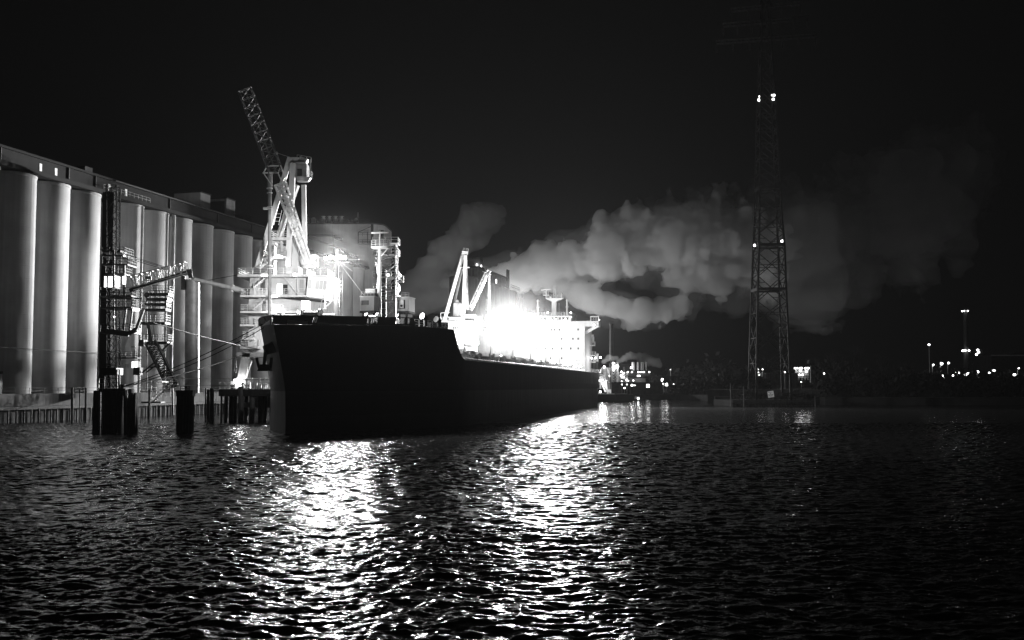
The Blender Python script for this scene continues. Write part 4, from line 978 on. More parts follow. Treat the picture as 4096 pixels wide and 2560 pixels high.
mb = MB(); q = AQ(2389, 1418); mb.tube((q.x, q.y, 10.8), q, .4, 12, .36); mb.ball(q, .5); part('vent_post', mb, M['white'], ship, False)
mb = MB(); q = AQ(2376, 1436); mb.tube((q.x, q.y, 10.8), q, .16, 8); mb.beam(q + Vector((-1, 0, .3)), q + Vector((1.3, 0, .3)), .12); part('lamp_post', mb, M['white'], ship, False)
for u, v in ((2366, 1433), (2381, 1432), (2402, 1430), (2348, 1384)):
    q = AQ(u, v); part('deck_lamp', MB().ball(q, .34), M['lamp'], ship, False)
q = AQ(2385, 1470); mb = MB(); mb.box(q.x - .7, q.x + .8, q.y - 1, q.y + 1, 10.82, q.z + 2); part('stern_winch', mb, M['steel_dk'], ship, False)
# stowed accommodation ladder, black lattice on the port rail
sA = 0
for s_ in np.linspace(20, 70, 200):
    w = SMAT @ Vector((hb(s_, 11), -s_, 11)); uu = 2048 + F * w.x / (w.y * CT)
    if abs(uu - 2275) < 1.2: sA = s_
mb = MB(); mb.truss((hb(sA, 11) - .3, -sA + 1, 13.0), (hb(sA, 11) - .3, -sA - 11, 13.4), 1.5, 1.5, 7, .2, .14, side=(0, 0, 1), dense=True); mb.beam((hb(sA, 11) - .3, -sA - 11, 10.8), (hb(sA, 11) - .3, -sA - 11, 14), .35); mb.beam((hb(sA, 11) - .3, -sA, 10.8), (hb(sA, 11) - .3, -sA, 13), .25)
part('accommodation_ladder', mb, M['black'], ship, False)
# deck lamps along the ship's port side (small bright spots seen over the rail)
for s_, z_ in ((70, 13.0), (95, 13.2), (48, 13.0), (140, 13.2)):
    q = Vector((9.5, -s_, z_)); part('deck_lamp', MB().ball(q, .22), M['lamp'], ship, False)

light(ship, SMAT @ (AQ(2400, 1432) + Vector((3.4, -9, -1))), 2500, .4)  # light added outboard of the stern lamps to brighten the hull side
# ------------------------------------------------------------------ near ship loader (left of the bow)
Yl = 200.0
def L(u, v, d=0): return P(u, v, Yl + d)
# its wharf platform on piles
wf_ = thing('loader_wharf', 'low wharf deck on piles under the near ship loader', 'wharf', L(985, 1560))
a, b = L(878, 1556, -6), L(1100, 1556, -6); zd = a.z
mb = MB(); mb.box(a.x, b.x + 6, Yl - 6, Yl + 26, zd - 1.3, zd); part('deck', mb, M['concrete_old'], wf_)
mb = MB(); mb.box(a.x - .05, b.x + 6.05, Yl - 6.3, Yl - 6.003, zd - 1.25, zd - .1); part('fender_beam', mb, M['timber'], wf_)
for u, d, r in ((886, -5, .18), (964, -6, .5), (1008, -5.6, .48), (925, 2, .4), (940, 6, .4), (1042, 2, .45), (1090, -4, .5), (1060, 8, .4), (985, 10, .4), (905, 8, .4)):
    q = L(u, 1600, d); mb = MB(); mb.tube((q.x, q.y, -2), (q.x, q.y, zd - 1.303 if d > -5.5 else zd - .1 if d > -6 else zd + .4), r, 10); part('pile', mb, M['timber_pale'] if r > .44 else M['timber'], wf_)
mb = MB(); mb.box(a.x, b.x + 6, Yl + 8, Yl + 8.5, zd - 3.6, zd - 2.6); part('cross_wall', mb, M['concrete_old'], wf_)
mb = MB(); mb.box(a.x, b.x + 6, Yl + 18, Yl + 18.5, zd - 3.6, zd - 1.31); part('cross_wall', mb, M['concrete_old'], wf_)
mb = MB(); mb.rail([Vector((a.x, Yl - 5.8, zd)), Vector((L(960, 1, -5.8).x, Yl - 5.8, zd))], 1.2, 1.0, .06, 2); mb.rail([Vector((L(1010, 1, -5.8).x, Yl - 5.8, zd)), Vector((b.x, Yl - 5.8, zd))], 1.2, 1.0, .06, 2); part('railing', mb, M['white_dirty'], wf_)
mb = MB(); mb.ladder((L(886, 1, -6.4).x, Yl - 6.4, 0.3), (L(886, 1, -6.4).x, Yl - 6.4, zd), .5); part('ladder', mb, M['galv'], wf_)
# machinery standing on the wharf
for u0, u1, v0, v1, nm, lb, m_ in ((925, 941, 1538, 1553, 'machine_box', 'small machine box with dark slots on the loader wharf', 'steel'), (975, 1000, 1520, 1553, 'pump_unit', 'pale pump unit between the loader leg and the ship', 'white_dirty'), (1052, 1066, 1534, 1553, 'drum', 'white drum near the ship on the loader wharf', 'white'), (1025, 1044, 1540, 1553, 'machine_box', 'low dark machine box on the loader wharf', 'steel_dk')):
    a_, b_ = L(u0, v1, -4), L(u1, v0, -4); o = thing(nm, lb, 'machine', ((a_.x + b_.x) / 2, Yl - 3, zd))
    if nm == 'drum': part('body', MB().lathe(((a_.x + b_.x) / 2, Yl - 3.4, zd), [(.4, 0), (.45, .1), (.45, .9), (.2, 1.0)], 14), M[m_], o)
    else:
        part('body', MB().box(a_.x, b_.x, Yl - 4, Yl - 2.6, zd + .15, b_.z), M[m_], o); part('base', MB().box(a_.x - .1, b_.x + .1, Yl - 4.1, Yl - 2.5, zd, zd + .148), M['steel_dk'], o)
        part('vent_slot', MB().box(a_.x + .15, b_.x - .15, Yl - 4.06, Yl - 4.003, zd + .5, zd + .75), M['black'], o)
for i, u in enumerate((1010, 1030, 1045, 1060, 1073, 1082)):
    q = L(u, 1, -4.5); solid('wharf_post', MB().beam((q.x, q.y, zd), (q.x, q.y, zd + (2.0 if i % 2 else 1.6)), .25 if u != 1045 else .6), M['white_dirty'], ['pale post on the loader wharf nearest the loader leg', 'second short post along the wharf pipe rack', 'thick pale round-headed post in the middle of the wharf', 'fourth post of the wharf pipe rack', 'post beside the ship bow on the loader wharf', 'last wharf post almost touching the black bow'][i], 'post', 'posts on the loader wharf')
a, b = L(955, 1519, -4.5), L(1086, 1519, -4.5); solid('pipe_rack', MB().beam(a, b, .2, .25).beam(a - EZ * .8, b - EZ * .8, .12), M['galv'], 'horizontal pipe run along the wharf above the machines', 'pipe rack')

ld = thing('ship_loader', 'near ship loader tower with raised lattice boom and hanging spout beside the bow', 'ship loader', L(1110, 1556), 0, 'ship loaders on the quay')
# portal
mb = MB(); mb.beam(L(988, 1412, -3), L(968, 1518, -3), 1.5, 1.2); part('portal_leg', mb, M['white_dirty'], ld)
mb = MB(); mb.beam(L(988, 1412, 4), L(968, 1518, 4), 1.3, 1.2); part('portal_leg', mb, M['white_dirty'], ld)
mb = MB(); mb.beam(L(1000, 1440, -2.6), L(978, 1505, -2.6), .8); part('portal_brace', mb, M['white'], ld)
mb = MB(); mb.box(L(972, 1, -3).x, L(1110, 1, -3).x, Yl - 3.6, Yl + 5, L(1, 1428, -3).z, L(1, 1410, -3).z); part('portal_beam', mb, M['white_dirty'], ld)
mb = MB(); mb.ladder(L(949, 1500, -3), L(958, 1385, -3), .6); mb.ladder(L(943, 1485, -3.4), L(953, 1385, -3.4), .6)
for v in (1400, 1440, 1480): mb.beam(L(942, v + 4, -3.4), L(960, v, -3), .07)
part('caged_ladder', mb, M['galv'], ld)
mb = MB(); mb.beam(L(945, 1520, -3), L(1090, 1520, -3), .8, .7); mb.box(L(950, 1, -3).x, L(985, 1, -3).x, Yl - 3.5, Yl - 2, L(1, 1550, -3).z, L(1, 1525, -3).z); part('travel_bogie', mb, M['white_dirty'], ld)
# tower body
xl, xr = L(1012, 1, -2).x, L(1216, 1, -2).x
mb = MB(); mb.box(xl, L(1190, 1, -2).x, Yl - 1.6, Yl + 6, L(1, 1409, -2).z, L(1, 1246, -2).z); part('lower_housing', mb, M['corr'], ld)
mb = MB(); mb.box(L(1013, 1, -2).x, L(1222, 1, -2).x, Yl - 2, Yl + 6.4, L(1, 1245, -2).z, L(1, 1182, -2).z); part('middle_housing', mb, M['corr'], ld)
mb = MB(); mb.box(L(1015, 1, -2).x, L(1236, 1, -2).x, Yl - 1.6, Yl + 6, L(1, 1181, -2).z, L(1, 1099, -2).z); up_h = part('upper_housing', mb, M['corr'], ld)
a, b = L(1108, 1176, -1.7), L(1130, 1136, -1.7)
part('lit_door', MB().box(a.x, b.x, Yl - 1.68, Yl - 1.603, a.z, b.z), M['win'], up_h)
a, b = L(1131, 1176, -1.7), L(1150, 1138, -1.7); part('doorway', MB().box(a.x, b.x, Yl - 1.66, Yl - 1.603, a.z, b.z), M['black'], up_h)
a, b = L(1197, 1172, -1.7), L(1214, 1118, -1.7); part('glazed_door', MB().box(a.x, b.x, Yl - 1.66, Yl - 1.603, a.z, b.z), M['galv'], up_h)
mb = MB(); mb.beam(L(1105, 1106, -2), L(1190, 1106, -2), .35); mb.beam(L(1137, 1110, -2), L(1188, 1174, -2), .14); mb.beam(L(1186, 1111, -2), L(1158, 1134, -2), .16); mb.beam(L(1190, 1099, -2), L(1190, 1180, -2), .22); part('hoist_frame', mb, M['white'], ld)
# cab with slanted windows
a0, a1 = L(1226, 1196, -3), L(1300, 1196, -3); b0, b1 = L(1236, 1106, -3), L(1311, 1106, -3)
mb = MB(); c_ = [(a0.x, Yl - 3.4, a0.z + .4), (a1.x, Yl - 2.2, a1.z), (a1.x, Yl + 4, a1.z), (a0.x, Yl + 4, a0.z + .4), (b0.x, Yl - 3.8, b0.z), (b1.x, Yl - 2.4, b1.z), (b1.x, Yl + 4, b1.z), (b0.x, Yl + 4, b0.z)]
mb.hexa(c_); cb_ = part('operator_cab', mb, M['white'], ld)
f00, f10, f01, f11 = Vector(c_[0]), Vector(c_[1]), Vector(c_[4]), Vector(c_[5])
def CF(s, t): return f00.lerp(f10, s).lerp(f01.lerp(f11, s), t)
for k in range(5):
    s0, s1 = .04 + k * .19, .2 + k * .19; off = Vector((0, -.05, 0)); q = [CF(s0, .42), CF(s1, .42), CF(s1, .82), CF(s0, .82)]
    mb = MB(); mb.hexa([q[0], q[1], q[1] + off, q[0] + off, q[3], q[2], q[2] + off, q[3] + off]) if False else mb.hexa([q[0] + off, q[1] + off, q[1] + EY * .05, q[0] + EY * .05, q[3] + off, q[2] + off, q[2] + EY * .05, q[3] + EY * .05])
    w_ = part('window', mb, M['galv'] if k != 1 else M['win_dim'], cb_)
mb = MB(); mb.beam(L(1112, 1186, -2), L(1300, 1206, -3), .5, .5); part('cab_base', mb, M['steel_dk'], ld)
mb = MB(); mb.beam(L(1298, 1190, -3), L(1300, 1236, -3), .3); mb.beam(L(1292, 1190, -3), L(1335, 1198, -3), .14); mb.beam(L(1335, 1198, -3), L(1294, 1236, -3), .22); part('fall_arrest_bracket', mb, M['white'], ld)
# platforms with rails
def plat(u0, u1, v, d0, d1_, th=.35, o=ld, YY=Yl, side=True, m='white_dirty', step=1.35):
    a_ = P(u0, v, YY + d0); b_ = P(u1, v, YY + d0)
    part('platform', MB().box(a_.x, b_.x, YY + d0, YY + d1_, a_.z - th, a_.z), M[m], o)
    mb_ = MB(); pts_ = [Vector((a_.x, YY + d0 + .06, a_.z)), Vector((b_.x, YY + d0 + .06, a_.z))]
    if side: pts_ = [Vector((a_.x, YY + d1_ - .1, a_.z))] + pts_ + [Vector((b_.x, YY + d1_ - .1, a_.z))]
    mb_.rail(pts_, 1.15, step, .055, 3); part('railing', mb_, M['white'], o)
plat(950, 1224, 1097, -4.2, 5, .45); plat(1225, 1308, 1100, -3.8, 4.6, .3); plat(960, 1224, 1180, -4.0, 4); plat(960, 1188, 1244, -3.8, 3); plat(960, 1013, 1297, -3.5, 3); plat(960, 1030, 1384, -3.6, 4, .5); plat(968, 1012, 1350, -3, 2)
plat(1085, 1160, 949, -2.5, 3.5, .5); plat(1052, 1145, 1024, -3, 2, .25)
mb = MB(); mb.stair(L(1017, 1152, -3.2), L(1077, 1100, -3.2), .9, (0, 1, 0)); mb.stair(L(1013, 1240, -3.2), L(1062, 1196, -3.2), .9, (0, 1, 0)); mb.stair(L(1042, 1070, -3), L(1100, 1026, -3), .9, (0, 1, 0)); part('stair', mb, M['white'], ld)
# A-frame
mb = MB(); mb.beam(L(1029, 1072, -1), L(1160, 632, 0), .95, .95); part('frame_leg', mb, M['white_dirty'], ld)
mb = MB(); mb.beam(L(1154, 1066, -2.4), L(1172, 655, -1), 1.0, .9); part('frame_leg', mb, M['white'], ld)
mb = MB(); mb.beam(L(1220, 1060, 4), L(1215, 740, 3), .8, .8); part('frame_leg', mb, M['white'], ld)
mb = MB(); mb.beam(L(1095, 1000, 5), L(1188, 740, 3.5), .8, .8); part('frame_leg', mb, M['white_dirty'], ld)
mb = MB(); mb.beam(L(1155, 640, 0), L(1190, 640, 1), .9, .9); part('head_beam', mb, M['white_dirty'], ld)
q = L(1212, 712, 1.5); mb = MB(); mb.lathe((q.x, q.y, q.z - .7), [(1.1, 0), (1.6, .7), (1.6, .75)], 18); part('head_platform', mb, M['steel'], ld)
mb = MB(); mb.box(L(1192, 1, 1).x, L(1236, 1, 1).x, Yl + .6, Yl + 3.4, q.z, q.z + 2.6); mb.box(L(1184, 1, 1).x, L(1234, 1, 1).x, Yl - .2, Yl + 3.4, q.z + 2.603, q.z + 2.75); part('winch_house', mb, M['steel'], ld)
mb = MB(); mb.box(L(1197, 1, .4).x, L(1216, 1, .4).x, Yl + .4, Yl + .59, q.z + .2, q.z + 1.5); part('opening', mb, M['black'], ld)
mb = MB(); mb.tube(L(1196, 640, 1.5), L(1228, 652, 1.5), .75, 16); part('rope_drum', mb, M['white_dirty'], ld)
mb = MB(); mb.rail([L(1188, 640, .5), L(1244, 650, .5)], 1.0, .8, .06, 2); mb.rail([q + Vector((-1.5, -.8, 0)), q + Vector((1.5, -.8, 0)), q + Vector((1.6, 1, 0))], 1.2, .8, .06, 3); mb.tube(L(1241, 642, 1), L(1241, 700, 1), .12, 6); part('railing', mb, M['galv'], ld)
mb = MB(); mb.ladder(L(1120, 950, 1), L(1150, 830, 1), .9); mb.ladder(L(1105, 900, .5), L(1118, 840, .5), .9); part('caged_ladder', mb, M['white_dirty'], ld)
# drum tank, turret
q = L(1153, 1068, -.5); mb = MB(); mb.lathe(q, [(1.5, 0), (1.5, 2.6), (1.45, 2.65), (1.45, 5.4), (1.2, 5.6)], 24); mb.v = [(x + 1.2, y + 2, z) for x, y, z in mb.v]; part('surge_tank', mb, M['white'], ld)
q = L(1236, 1074, -1.5); mb = MB(); mb.lathe(q, [(1.2, 0), (1.25, .9), (1.6, 1.0), (1.75, 1.4), (1.75, 2.3), (1.5, 2.35)], 24); part('boom_turret', mb, M['white'], ld)
mb = MB(); mb.box(L(1222, 1, -2.6).x, L(1272, 1, -2.6).x, Yl - 3.4, Yl + 1, L(1, 1062, -2).z, L(1, 1036, -2).z); mb.box(L(1262, 1, -2.6).x, L(1274, 1, -2.6).x, Yl - 3.2, Yl + .5, L(1, 1036, -2).z + .003, L(1, 1020, -2).z); part('boom_seat', mb, M['white'], ld)
mb = MB(); q = L(1231, 1026, -2.5); mb.tube(q - EX * .5, q + EX * 1.4, .5, 14); part('boom_hinge', mb, M['white_dirty'], ld)
mb = MB(); mb.box(L(1160, 1, 0).x, L(1210, 1, 0).x, Yl - .6, Yl + 3, L(1, 1096, 0).z, L(1, 960, 0).z)
part('lift_shaft', mb, M['corr'], ld)
mb = MB(); mb.box(L(1070, 1, 3).x, L(1110, 1, 3).x, Yl + 3, Yl + 5.5, L(1, 1096, 0).z, L(1, 962, 0).z); part('duct_house', mb, M['steel'], ld)
mb = MB(); mb.beam(L(1085, 965, -2), L(1118, 972, -2), .35, .3); mb.tube(L(1124, 950, -1), L(1128, 1010, -1), .35, 8); mb.box(L(1100, 1, -1).x, L(1118, 1, -1).x, Yl - 1.5, Yl, L(1, 980, -1).z, L(1, 966, -1).z); part('duct', mb, M['white_dirty'], ld)
q = L(1040, 985, -1); part('side_panel', MB().box(q.x - .6, q.x + .5, q.y + 1, q.y + 1.3, L(1, 1030, 0).z, q.z), M['white'], ld)
# lattice boom in two sections, conveyor tube inside, cage at the joint
B0, B1, B2 = L(1233, 1046, -3), L(1122, 735, -5), L(980, 358, -9)
mb = MB(); mb.truss(B0, B1, 1.1, 1.2, 13, .2, .13, side=(1, 0, .3), w2=2.0, h2=2.0); part('boom_lower', mb, M['white'], ld)
mb = MB(); mb.truss(B1 + (B2 - B1) * .12, B2, 2.3, 2.1, 10, .17, .09, side=(1, 0, .3)); mb.beam(B1 + (B2 - B1) * .12, B2, .45, .1); part('boom_upper', mb, M['boom_dk'], ld)
mb = MB(); mb.tube(B0.lerp(B1, .04), B0.lerp(B1, .93), .42, 14); 
for t in (.1, .16, .3, .55, .8): mb.tube(B0.lerp(B1, t), B0.lerp(B1, t + .006), .5, 14)
part('conveyor_tube', mb, M['white'], ld)
mb = MB(); c0 = B1.lerp(B2, .06)
for d in ((-2.1, 0), (1.3, 0)):
    for yy in (-1.2, 1.2): mb.beam(L(1054 if d[0] < 0 else 1112, 692, -5 + yy), L(1068 if d[0] < 0 else 1124, 664, -5 + yy), .18); mb.beam(L(1054 if d[0] < 0 else 1112, 692, -5 + yy), L(1088 if d[0] < 0 else 1134, 742, -5 + yy), .16)
for yy in (-1.2, 1.2): mb.beam(L(1052, 692, -5 + yy), L(1114, 690, -5 + yy), .22); mb.beam(L(1064, 664, -5 + yy), L(1122, 663, -5 + yy), .18); mb.beam(L(1122, 663, -5 + yy), L(1140, 710, -5 + yy), .2); mb.beam(L(1140, 710, -5 + yy), L(1126, 730, -5 + yy), .2)
for u, v in ((1052, 692), (1114, 690), (1064, 664), (1122, 663), (1140, 710)): mb.beam(L(u, v, -6.2), L(u, v, -3.8), .16)
part('joint_cage', mb, M['white'], ld)
mb = MB(); q = L(1106, 612, -7); mb.ball(q, .3); mb.beam(q, L(1098, 616, -7), .12); part('boom_lamp', mb, M['galv'], ld)
mb = MB(); mb.beam(L(1108, 612, -7), L(1170, 632, 0), .05); part('luffing_rope', mb, M['galv'], ld)
# hanging spout pipe
mb = MB(); mb.tube(L(1080, 690, -5), L(1080, 750, -5), .42, 14); mb.tube(L(1079.5, 750, -5), L(1078, 1262, -5), .33, 14); part('spout_pipe', mb, M['steel'], ld)
mb = MB()
for v, r in ((752, .55), (770, .5), (826, .5), (834, .62), (1063, .6), (1073, .62)): mb.tube(L(1079, v, -5), L(1079, v + 3, -5), r, 14)
mb.box(L(1066, 1, -5).x, L(1092, 1, -5).x, Yl - 5.4, Yl - 4.6, L(1, 838, -5).z, L(1, 830, -5).z); part('spout_collar', mb, M['white'], ld)
# floodlights of the near loader
def loader_lamp(u, v, d, w, label=None, power=0, o=ld, YY=Yl, spot=None, aim=None, hot=False):
    c = P(u, v, YY + d); k = YY / F
    fl = part('floodlight', MB().box(c.x - w * k, c.x + w * k, c.y - .1, c.y + .5, c.z + .08, c.z + .3), M['steel'], o)
    part('lens', MB().box(c.x - w * k * .95, c.x + w * k * .95, c.y - .2, c.y + .45, c.z - .28, c.z + .076), M['lamp_hot' if hot else 'lamp'], fl)
    if power: light(o, c - EZ * .5 - EY * .5, power, .5, spot=spot, aim=aim)
    return c
# ------------------------------------------------------------------ far ship loader
Yk = 328.0
def K(u, v, d=0): return P(u, v, Yk + d)
l2 = thing('ship_loader', 'far ship loader with tall A-frame and lowered boom behind the black hull', 'ship loader', K(1860, 1556), 0, 'ship loaders on the quay')
def kb(u0, u1, v0, v1, d0, d1_, nm, m_, o=l2):
    a_, b_ = K(u0, v1, d0), K(u1, v0, d0); return part(nm, MB().box(a_.x, b_.x, Yk + d0, Yk + d1_, a_.z, b_.z), M[m_], o)
kb(1802, 1900, 1410, 1560, -1, 6, 'portal_leg', 'white_dirty')
kb(1800, 1906, 1330, 1408, -2, 8, 'lower_housing', 'corr'); uh = kb(1793, 1922, 1283, 1329, -2.4, 8, 'upper_housing', 'corr')
for k in range(4): kb(1812 + k * 8.4, 1818 + k * 8.4, 1308, 1318, -2.48, -2.403, 'window', 'glass', uh)
kb(1797, 1850, 1268, 1282, -1, 5, 'turret_base', 'white'); kb(1858, 1902, 1258, 1270, -2, 4, 'boom_seat', 'white')
q = K(1829, 1266, 2); mb = MB(); mb.lathe(q, [(1.25, 0), (1.3, .1), (1.3, 4), (1.1, 4.2), (.5, 4.3), (.45, 5), (.1, 5.2)], 20); mb.v = [(x, y, z) for x, y, z in mb.v]; part('surge_tank', mb, M['white'], l2)
mb = MB(); mb.beam(K(1776, 1284, -1), K(1853, 1012, 1), .95); part('frame_leg', mb, M['white'], l2)
mb = MB(); mb.beam(K(1817, 1214, 3), K(1848, 1075, 2), .7); part('frame_leg', mb, M['white_dirty'], l2)
mb = MB(); mb.beam(K(1852, 1280, -1), K(1862, 1022, 0), .95); part('frame_leg', mb, M['white'], l2)
mb = MB(); mb.beam(K(1870, 1240, 3), K(1866, 1040, 2), .6); part('frame_leg', mb, M['white_dirty'], l2)
mb = MB(); mb.beam(K(1848, 1010, 0), K(1872, 1012, 0), 1.0, .9); mb.beam(K(1840, 1070, 0), K(1878, 1070, 0), .3); mb.rail([K(1852, 1004, 0), K(1873, 1006, 0)], .9, .6, .07, 2); part('head_beam', mb, M['white_dirty'], l2)
mb = MB(); mb.truss(K(1880, 1238, -2), K(1948, 1092, -3), 1.3, 1.3, 10, .18, .12, side=(1, 0, .4)); mb.tube(K(1884, 1232, -2), K(1946, 1098, -3), .35, 8); part('boom', mb, M['galv'], l2)
mb = MB(); mb.tube(K(1956, 1090, -3), K(1955, 1275, -3), .36, 10, .32); mb.beam(K(1949, 1180, -3), K(1961, 1180, -3), .3); mb.tube(K(1951, 1076, -3), K(1956, 1105, -3), .18, 6); part('spout_pipe', mb, M['galv'], l2)
mb = MB(); mb.beam(K(1930, 1085, -3), K(1966, 1098, -3), .2); mb.beam(K(1935, 1068, -3), K(1952, 1092, -3), .12); mb.truss(K(1940, 1100, -3), K(1958, 1082, -3), 1.0, 1.0, 2, .16, .1, side=(1, 0, .4)); part('boom_head', mb, M['galv'], l2)
for u0, u1, v, d in ((1763, 1800, 1283, -3), (1790, 1926, 1330, -4), (1795, 1912, 1372, -4), (1900, 1926, 1281, -4)):
    plat(u0, u1, v, d, d + 6, .35, l2, Yk, True, 'white', 1.6)
mb = MB(); mb.beam(K(1763, 1280, -3), K(1763, 1252, -3), .12); mb.beam(K(1763, 1252, -3), K(1800, 1250, -3), .12); mb.beam(K(1780, 1252, -3), K(1800, 1276, -3), .1); part('hoist_frame', mb, M['white'], l2)
mb = MB(); mb.tube(K(1810, 1366, -5), K(1868, 1396, -6), .35, 10, .42); part('chute', mb, M['white'], l2)
mb = MB(); mb.beam(K(1824, 1392, -5), K(1900, 1410, -6), .9, .5); part('chute_hopper', mb, M['steel'], l2)
# outreach arm with the blinding floodlights
mb = MB(); mb.beam(K(1906, 1296, -1), K(1990, 1308, -10), .5, .6); mb.beam(K(1906, 1340, -1), K(1985, 1312, -9.6), .3); mb.beam(K(1972, 1313, -10.6), K(2008, 1313, -10.6), .25); part('lamp_arm', mb, M['white'], l2)
for k in range(4):
    c = K(1976 + 9 * k, 1320, -10.8); fl = part('floodlight', MB().box(c.x - .3, c.x + .3, c.y, c.y + .4, c.z - .3, c.z + .35), M['steel'], l2)
    part('lens', MB().box(c.x - .27, c.x + .27, c.y - .06, c.y - .004, c.z - .26, c.z + .3), M['lamp_hot'], fl)
# ------------------------------------------------------------------ ground on the far sides
def ground(name, pts, z1, z0=-2, m='earth'):
    return struct(name, MB().prism(pts, z0, z1), M[m])
def gp(u, Y): return (P(u, 1560, Y).x, Y)
# right bank: runs from the river bend to the right frame edge and beyond
rb = [gp(2860, 415), gp(3300, 374), gp(3700, 370), gp(4100, 372), (420, 372), (3000, 372), (3000, 6000), (-900, 6000), (-900, 620), gp(2430, 560), gp(2560, 528), gp(2700, 528), gp(2850, 470)]
ground('far_bank', rb, 2.6)
rb2 = [(x, y + 16) for x, y in rb[:6]] + [(3000, 6000), (-900, 6000), (-900, 660), gp(2430, 590), gp(2560, 550), gp(2720, 548), gp(2870, 490)]
ground('far_ground', rb2, 5.2)
# ------------------------------------------------------------------ islet of the transmission tower
ti = thing('tower_pier', 'timber-walled pier islet carrying the transmission tower', 'pier', P(3090, 1625, 352))
a, b = P(2928, 1622, 349), P(3278, 1622, 349)
part('fill', MB().box(a.x + .6, b.x - .6, 349.8, 384, -2, P(1, 1603, 349).z), M['earth'], ti)
for v0, v1, dy in ((1603, 1600, .0), (1616, 1606, .1)):
    part('waling', MB().box(a.x, b.x, 348.6 + dy, 349.0 + dy, P(1, v0, 349).z, P(1, v1, 349).z), M['timber'], ti)
for i in range(34):
    x = a.x + (b.x - a.x) * (i + .5) / 34; part('pile', MB().tube((x, 349.4, -2), (x + R.uniform(-.05, .05), 349.4, P(1, 1604, 349).z - R.uniform(0, .3)), .28, 7), M['timber'], ti)
for u, vt, lb in ((2924, 1534, 'tall dark stake at the left corner of the tower pier'), (2976, 1545, 'thin stake standing in the reeds of the tower pier'), (3262, 1583, 'bent pale stake at the right end of the tower pier')):
    q = P(u, 1622, 348.2); t = P(u - 2, vt, 348.2); o = thing('mooring_pile', lb, 'pile', (q.x, q.y, 0), 0, 'stakes of the tower pier'); part('shaft', MB().tube((q.x, q.y, -2), t, .22, 8, .16), M['timber_pale'], o); part('cap', MB().tube(t, t + EZ * .15, .18, 8, .12), M['steel_dk'], o)
# sign, tilted
sg = thing('warning_sign', 'white notice board leaning to the left on the tower pier', 'sign', P(3085, 1600, 348.4))
c = P(3083, 1577, 348.4); rot = math.radians(9); hw = 1.0
tw_ = math.radians(32); yn_ = Vector((math.sin(tw_), math.cos(tw_), 0)); ax_ = Vector((math.cos(rot) * math.cos(tw_), -math.cos(rot) * math.sin(tw_), math.sin(rot))); az_ = Vector((-math.sin(rot) * math.cos(tw_), math.sin(rot) * math.sin(tw_), math.cos(rot)))
def sq(mb, x0, x1, z0, z1, y0, y1):
    g = lambda x, y, z: c + ax_ * x + az_ * z + yn_ * y
    return mb.hexa([g(x0, y0, z0), g(x1, y0, z0), g(x1, y1, z0), g(x0, y1, z0), g(x0, y0, z1), g(x1, y0, z1), g(x1, y1, z1), g(x0, y1, z1)])
bd = part('board', sq(MB(), -1.0, 1.0, -1.0, 1.0, 0, .08), M['white_sign'], sg)
mb = MB()
for z, segs in ((.62, ((-.9, -.5), (-.42, -.1), (.0, .35), (.43, .8))), (.28, ((-.35, .25),)), (-.02, ((-.85, -.4), (-.3, .1), (.2, .75))), (-.3, ((-.8, -.2), (-.1, .3), (.38, .8))), (-.62, ((-.5, -.1), (0, .5)))):
    for x0, x1 in segs: sq(mb, x0, x1, z - .08, z + .08, -.02, -.003)
part('lettering', mb, M['ink'], bd)
mb = MB()
for dx in (-.6, .6): mb.beam(c + ax_ * dx - az_ * .8 + EY * .16, Vector(((c + ax_ * dx).x + dx * .4 + .2, c.y + .9, P(1, 1603, 349).z)), .12)
part('post', mb, M['timber_pale'], sg)
# ------------------------------------------------------------------ transmission tower
Yp = 356.0
tt = thing('transmission_tower', 'very tall lattice power pylon with three crossarms fading into the dark', 'pylon', P(3078, 1600, Yp))
zb = P(1, 1604, 349).z
prof = [(3009, 3146, 1545), (3013, 3140, 1400), (3018, 3132, 1200), (3024, 3126, 1000), (3028, 3116, 860), (3030, 3110, 720), (3036, 3094, 400), (3042, 3082, 200), (3046, 3076, 40), (3050, 3070, -260)]
rot_ = math.radians(0)
lv = []
for u0, u1, v in prof:
    a_, b_ = P(u0, v, Yp), P(u1, v, Yp); cx = (a_.x + b_.x) / 2; w = (b_.x - a_.x) / 2
    lv.append((cx, w, a_.z if v != 1545 else zb))
def at_z(z):
    for (c0, w0, z0), (c1, w1, z1) in zip(lv[:-1], lv[1:]):
        if z <= z1 or z1 == lv[-1][2]:
            t = (z - z0) / (z1 - z0); return c0 + (c1 - c0) * t, w0 + (w1 - w0) * t
def corner(z, k):
    cx, w = at_z(z); dx, dy = ((-1, -1), (1, -1), (1, 1), (-1, 1))[k]; return Vector((cx + dx * w, Yp + w * dy, z))
for k in range(4):
    mb = MB()
    for (c0, w0, z0), (c1, w1, z1) in zip(lv[:-1], lv[1:]): mb.beam(corner(z0 if z0 > zb else 2, k), corner(z1, k), .62 if z0 < 60 else .42)
    part('leg', mb, M['pylon'], tt)
vz = [P(1, v, Yp).z for v in (1500, 1408, 1298, 1210, 1110, 1020, 940, 865, 800, 735, 670, 610, 550, 490, 430, 370, 310, 250, 190, 130, 70, 10, -60, -130, -200)]
mb = MB(); mh_ = mb
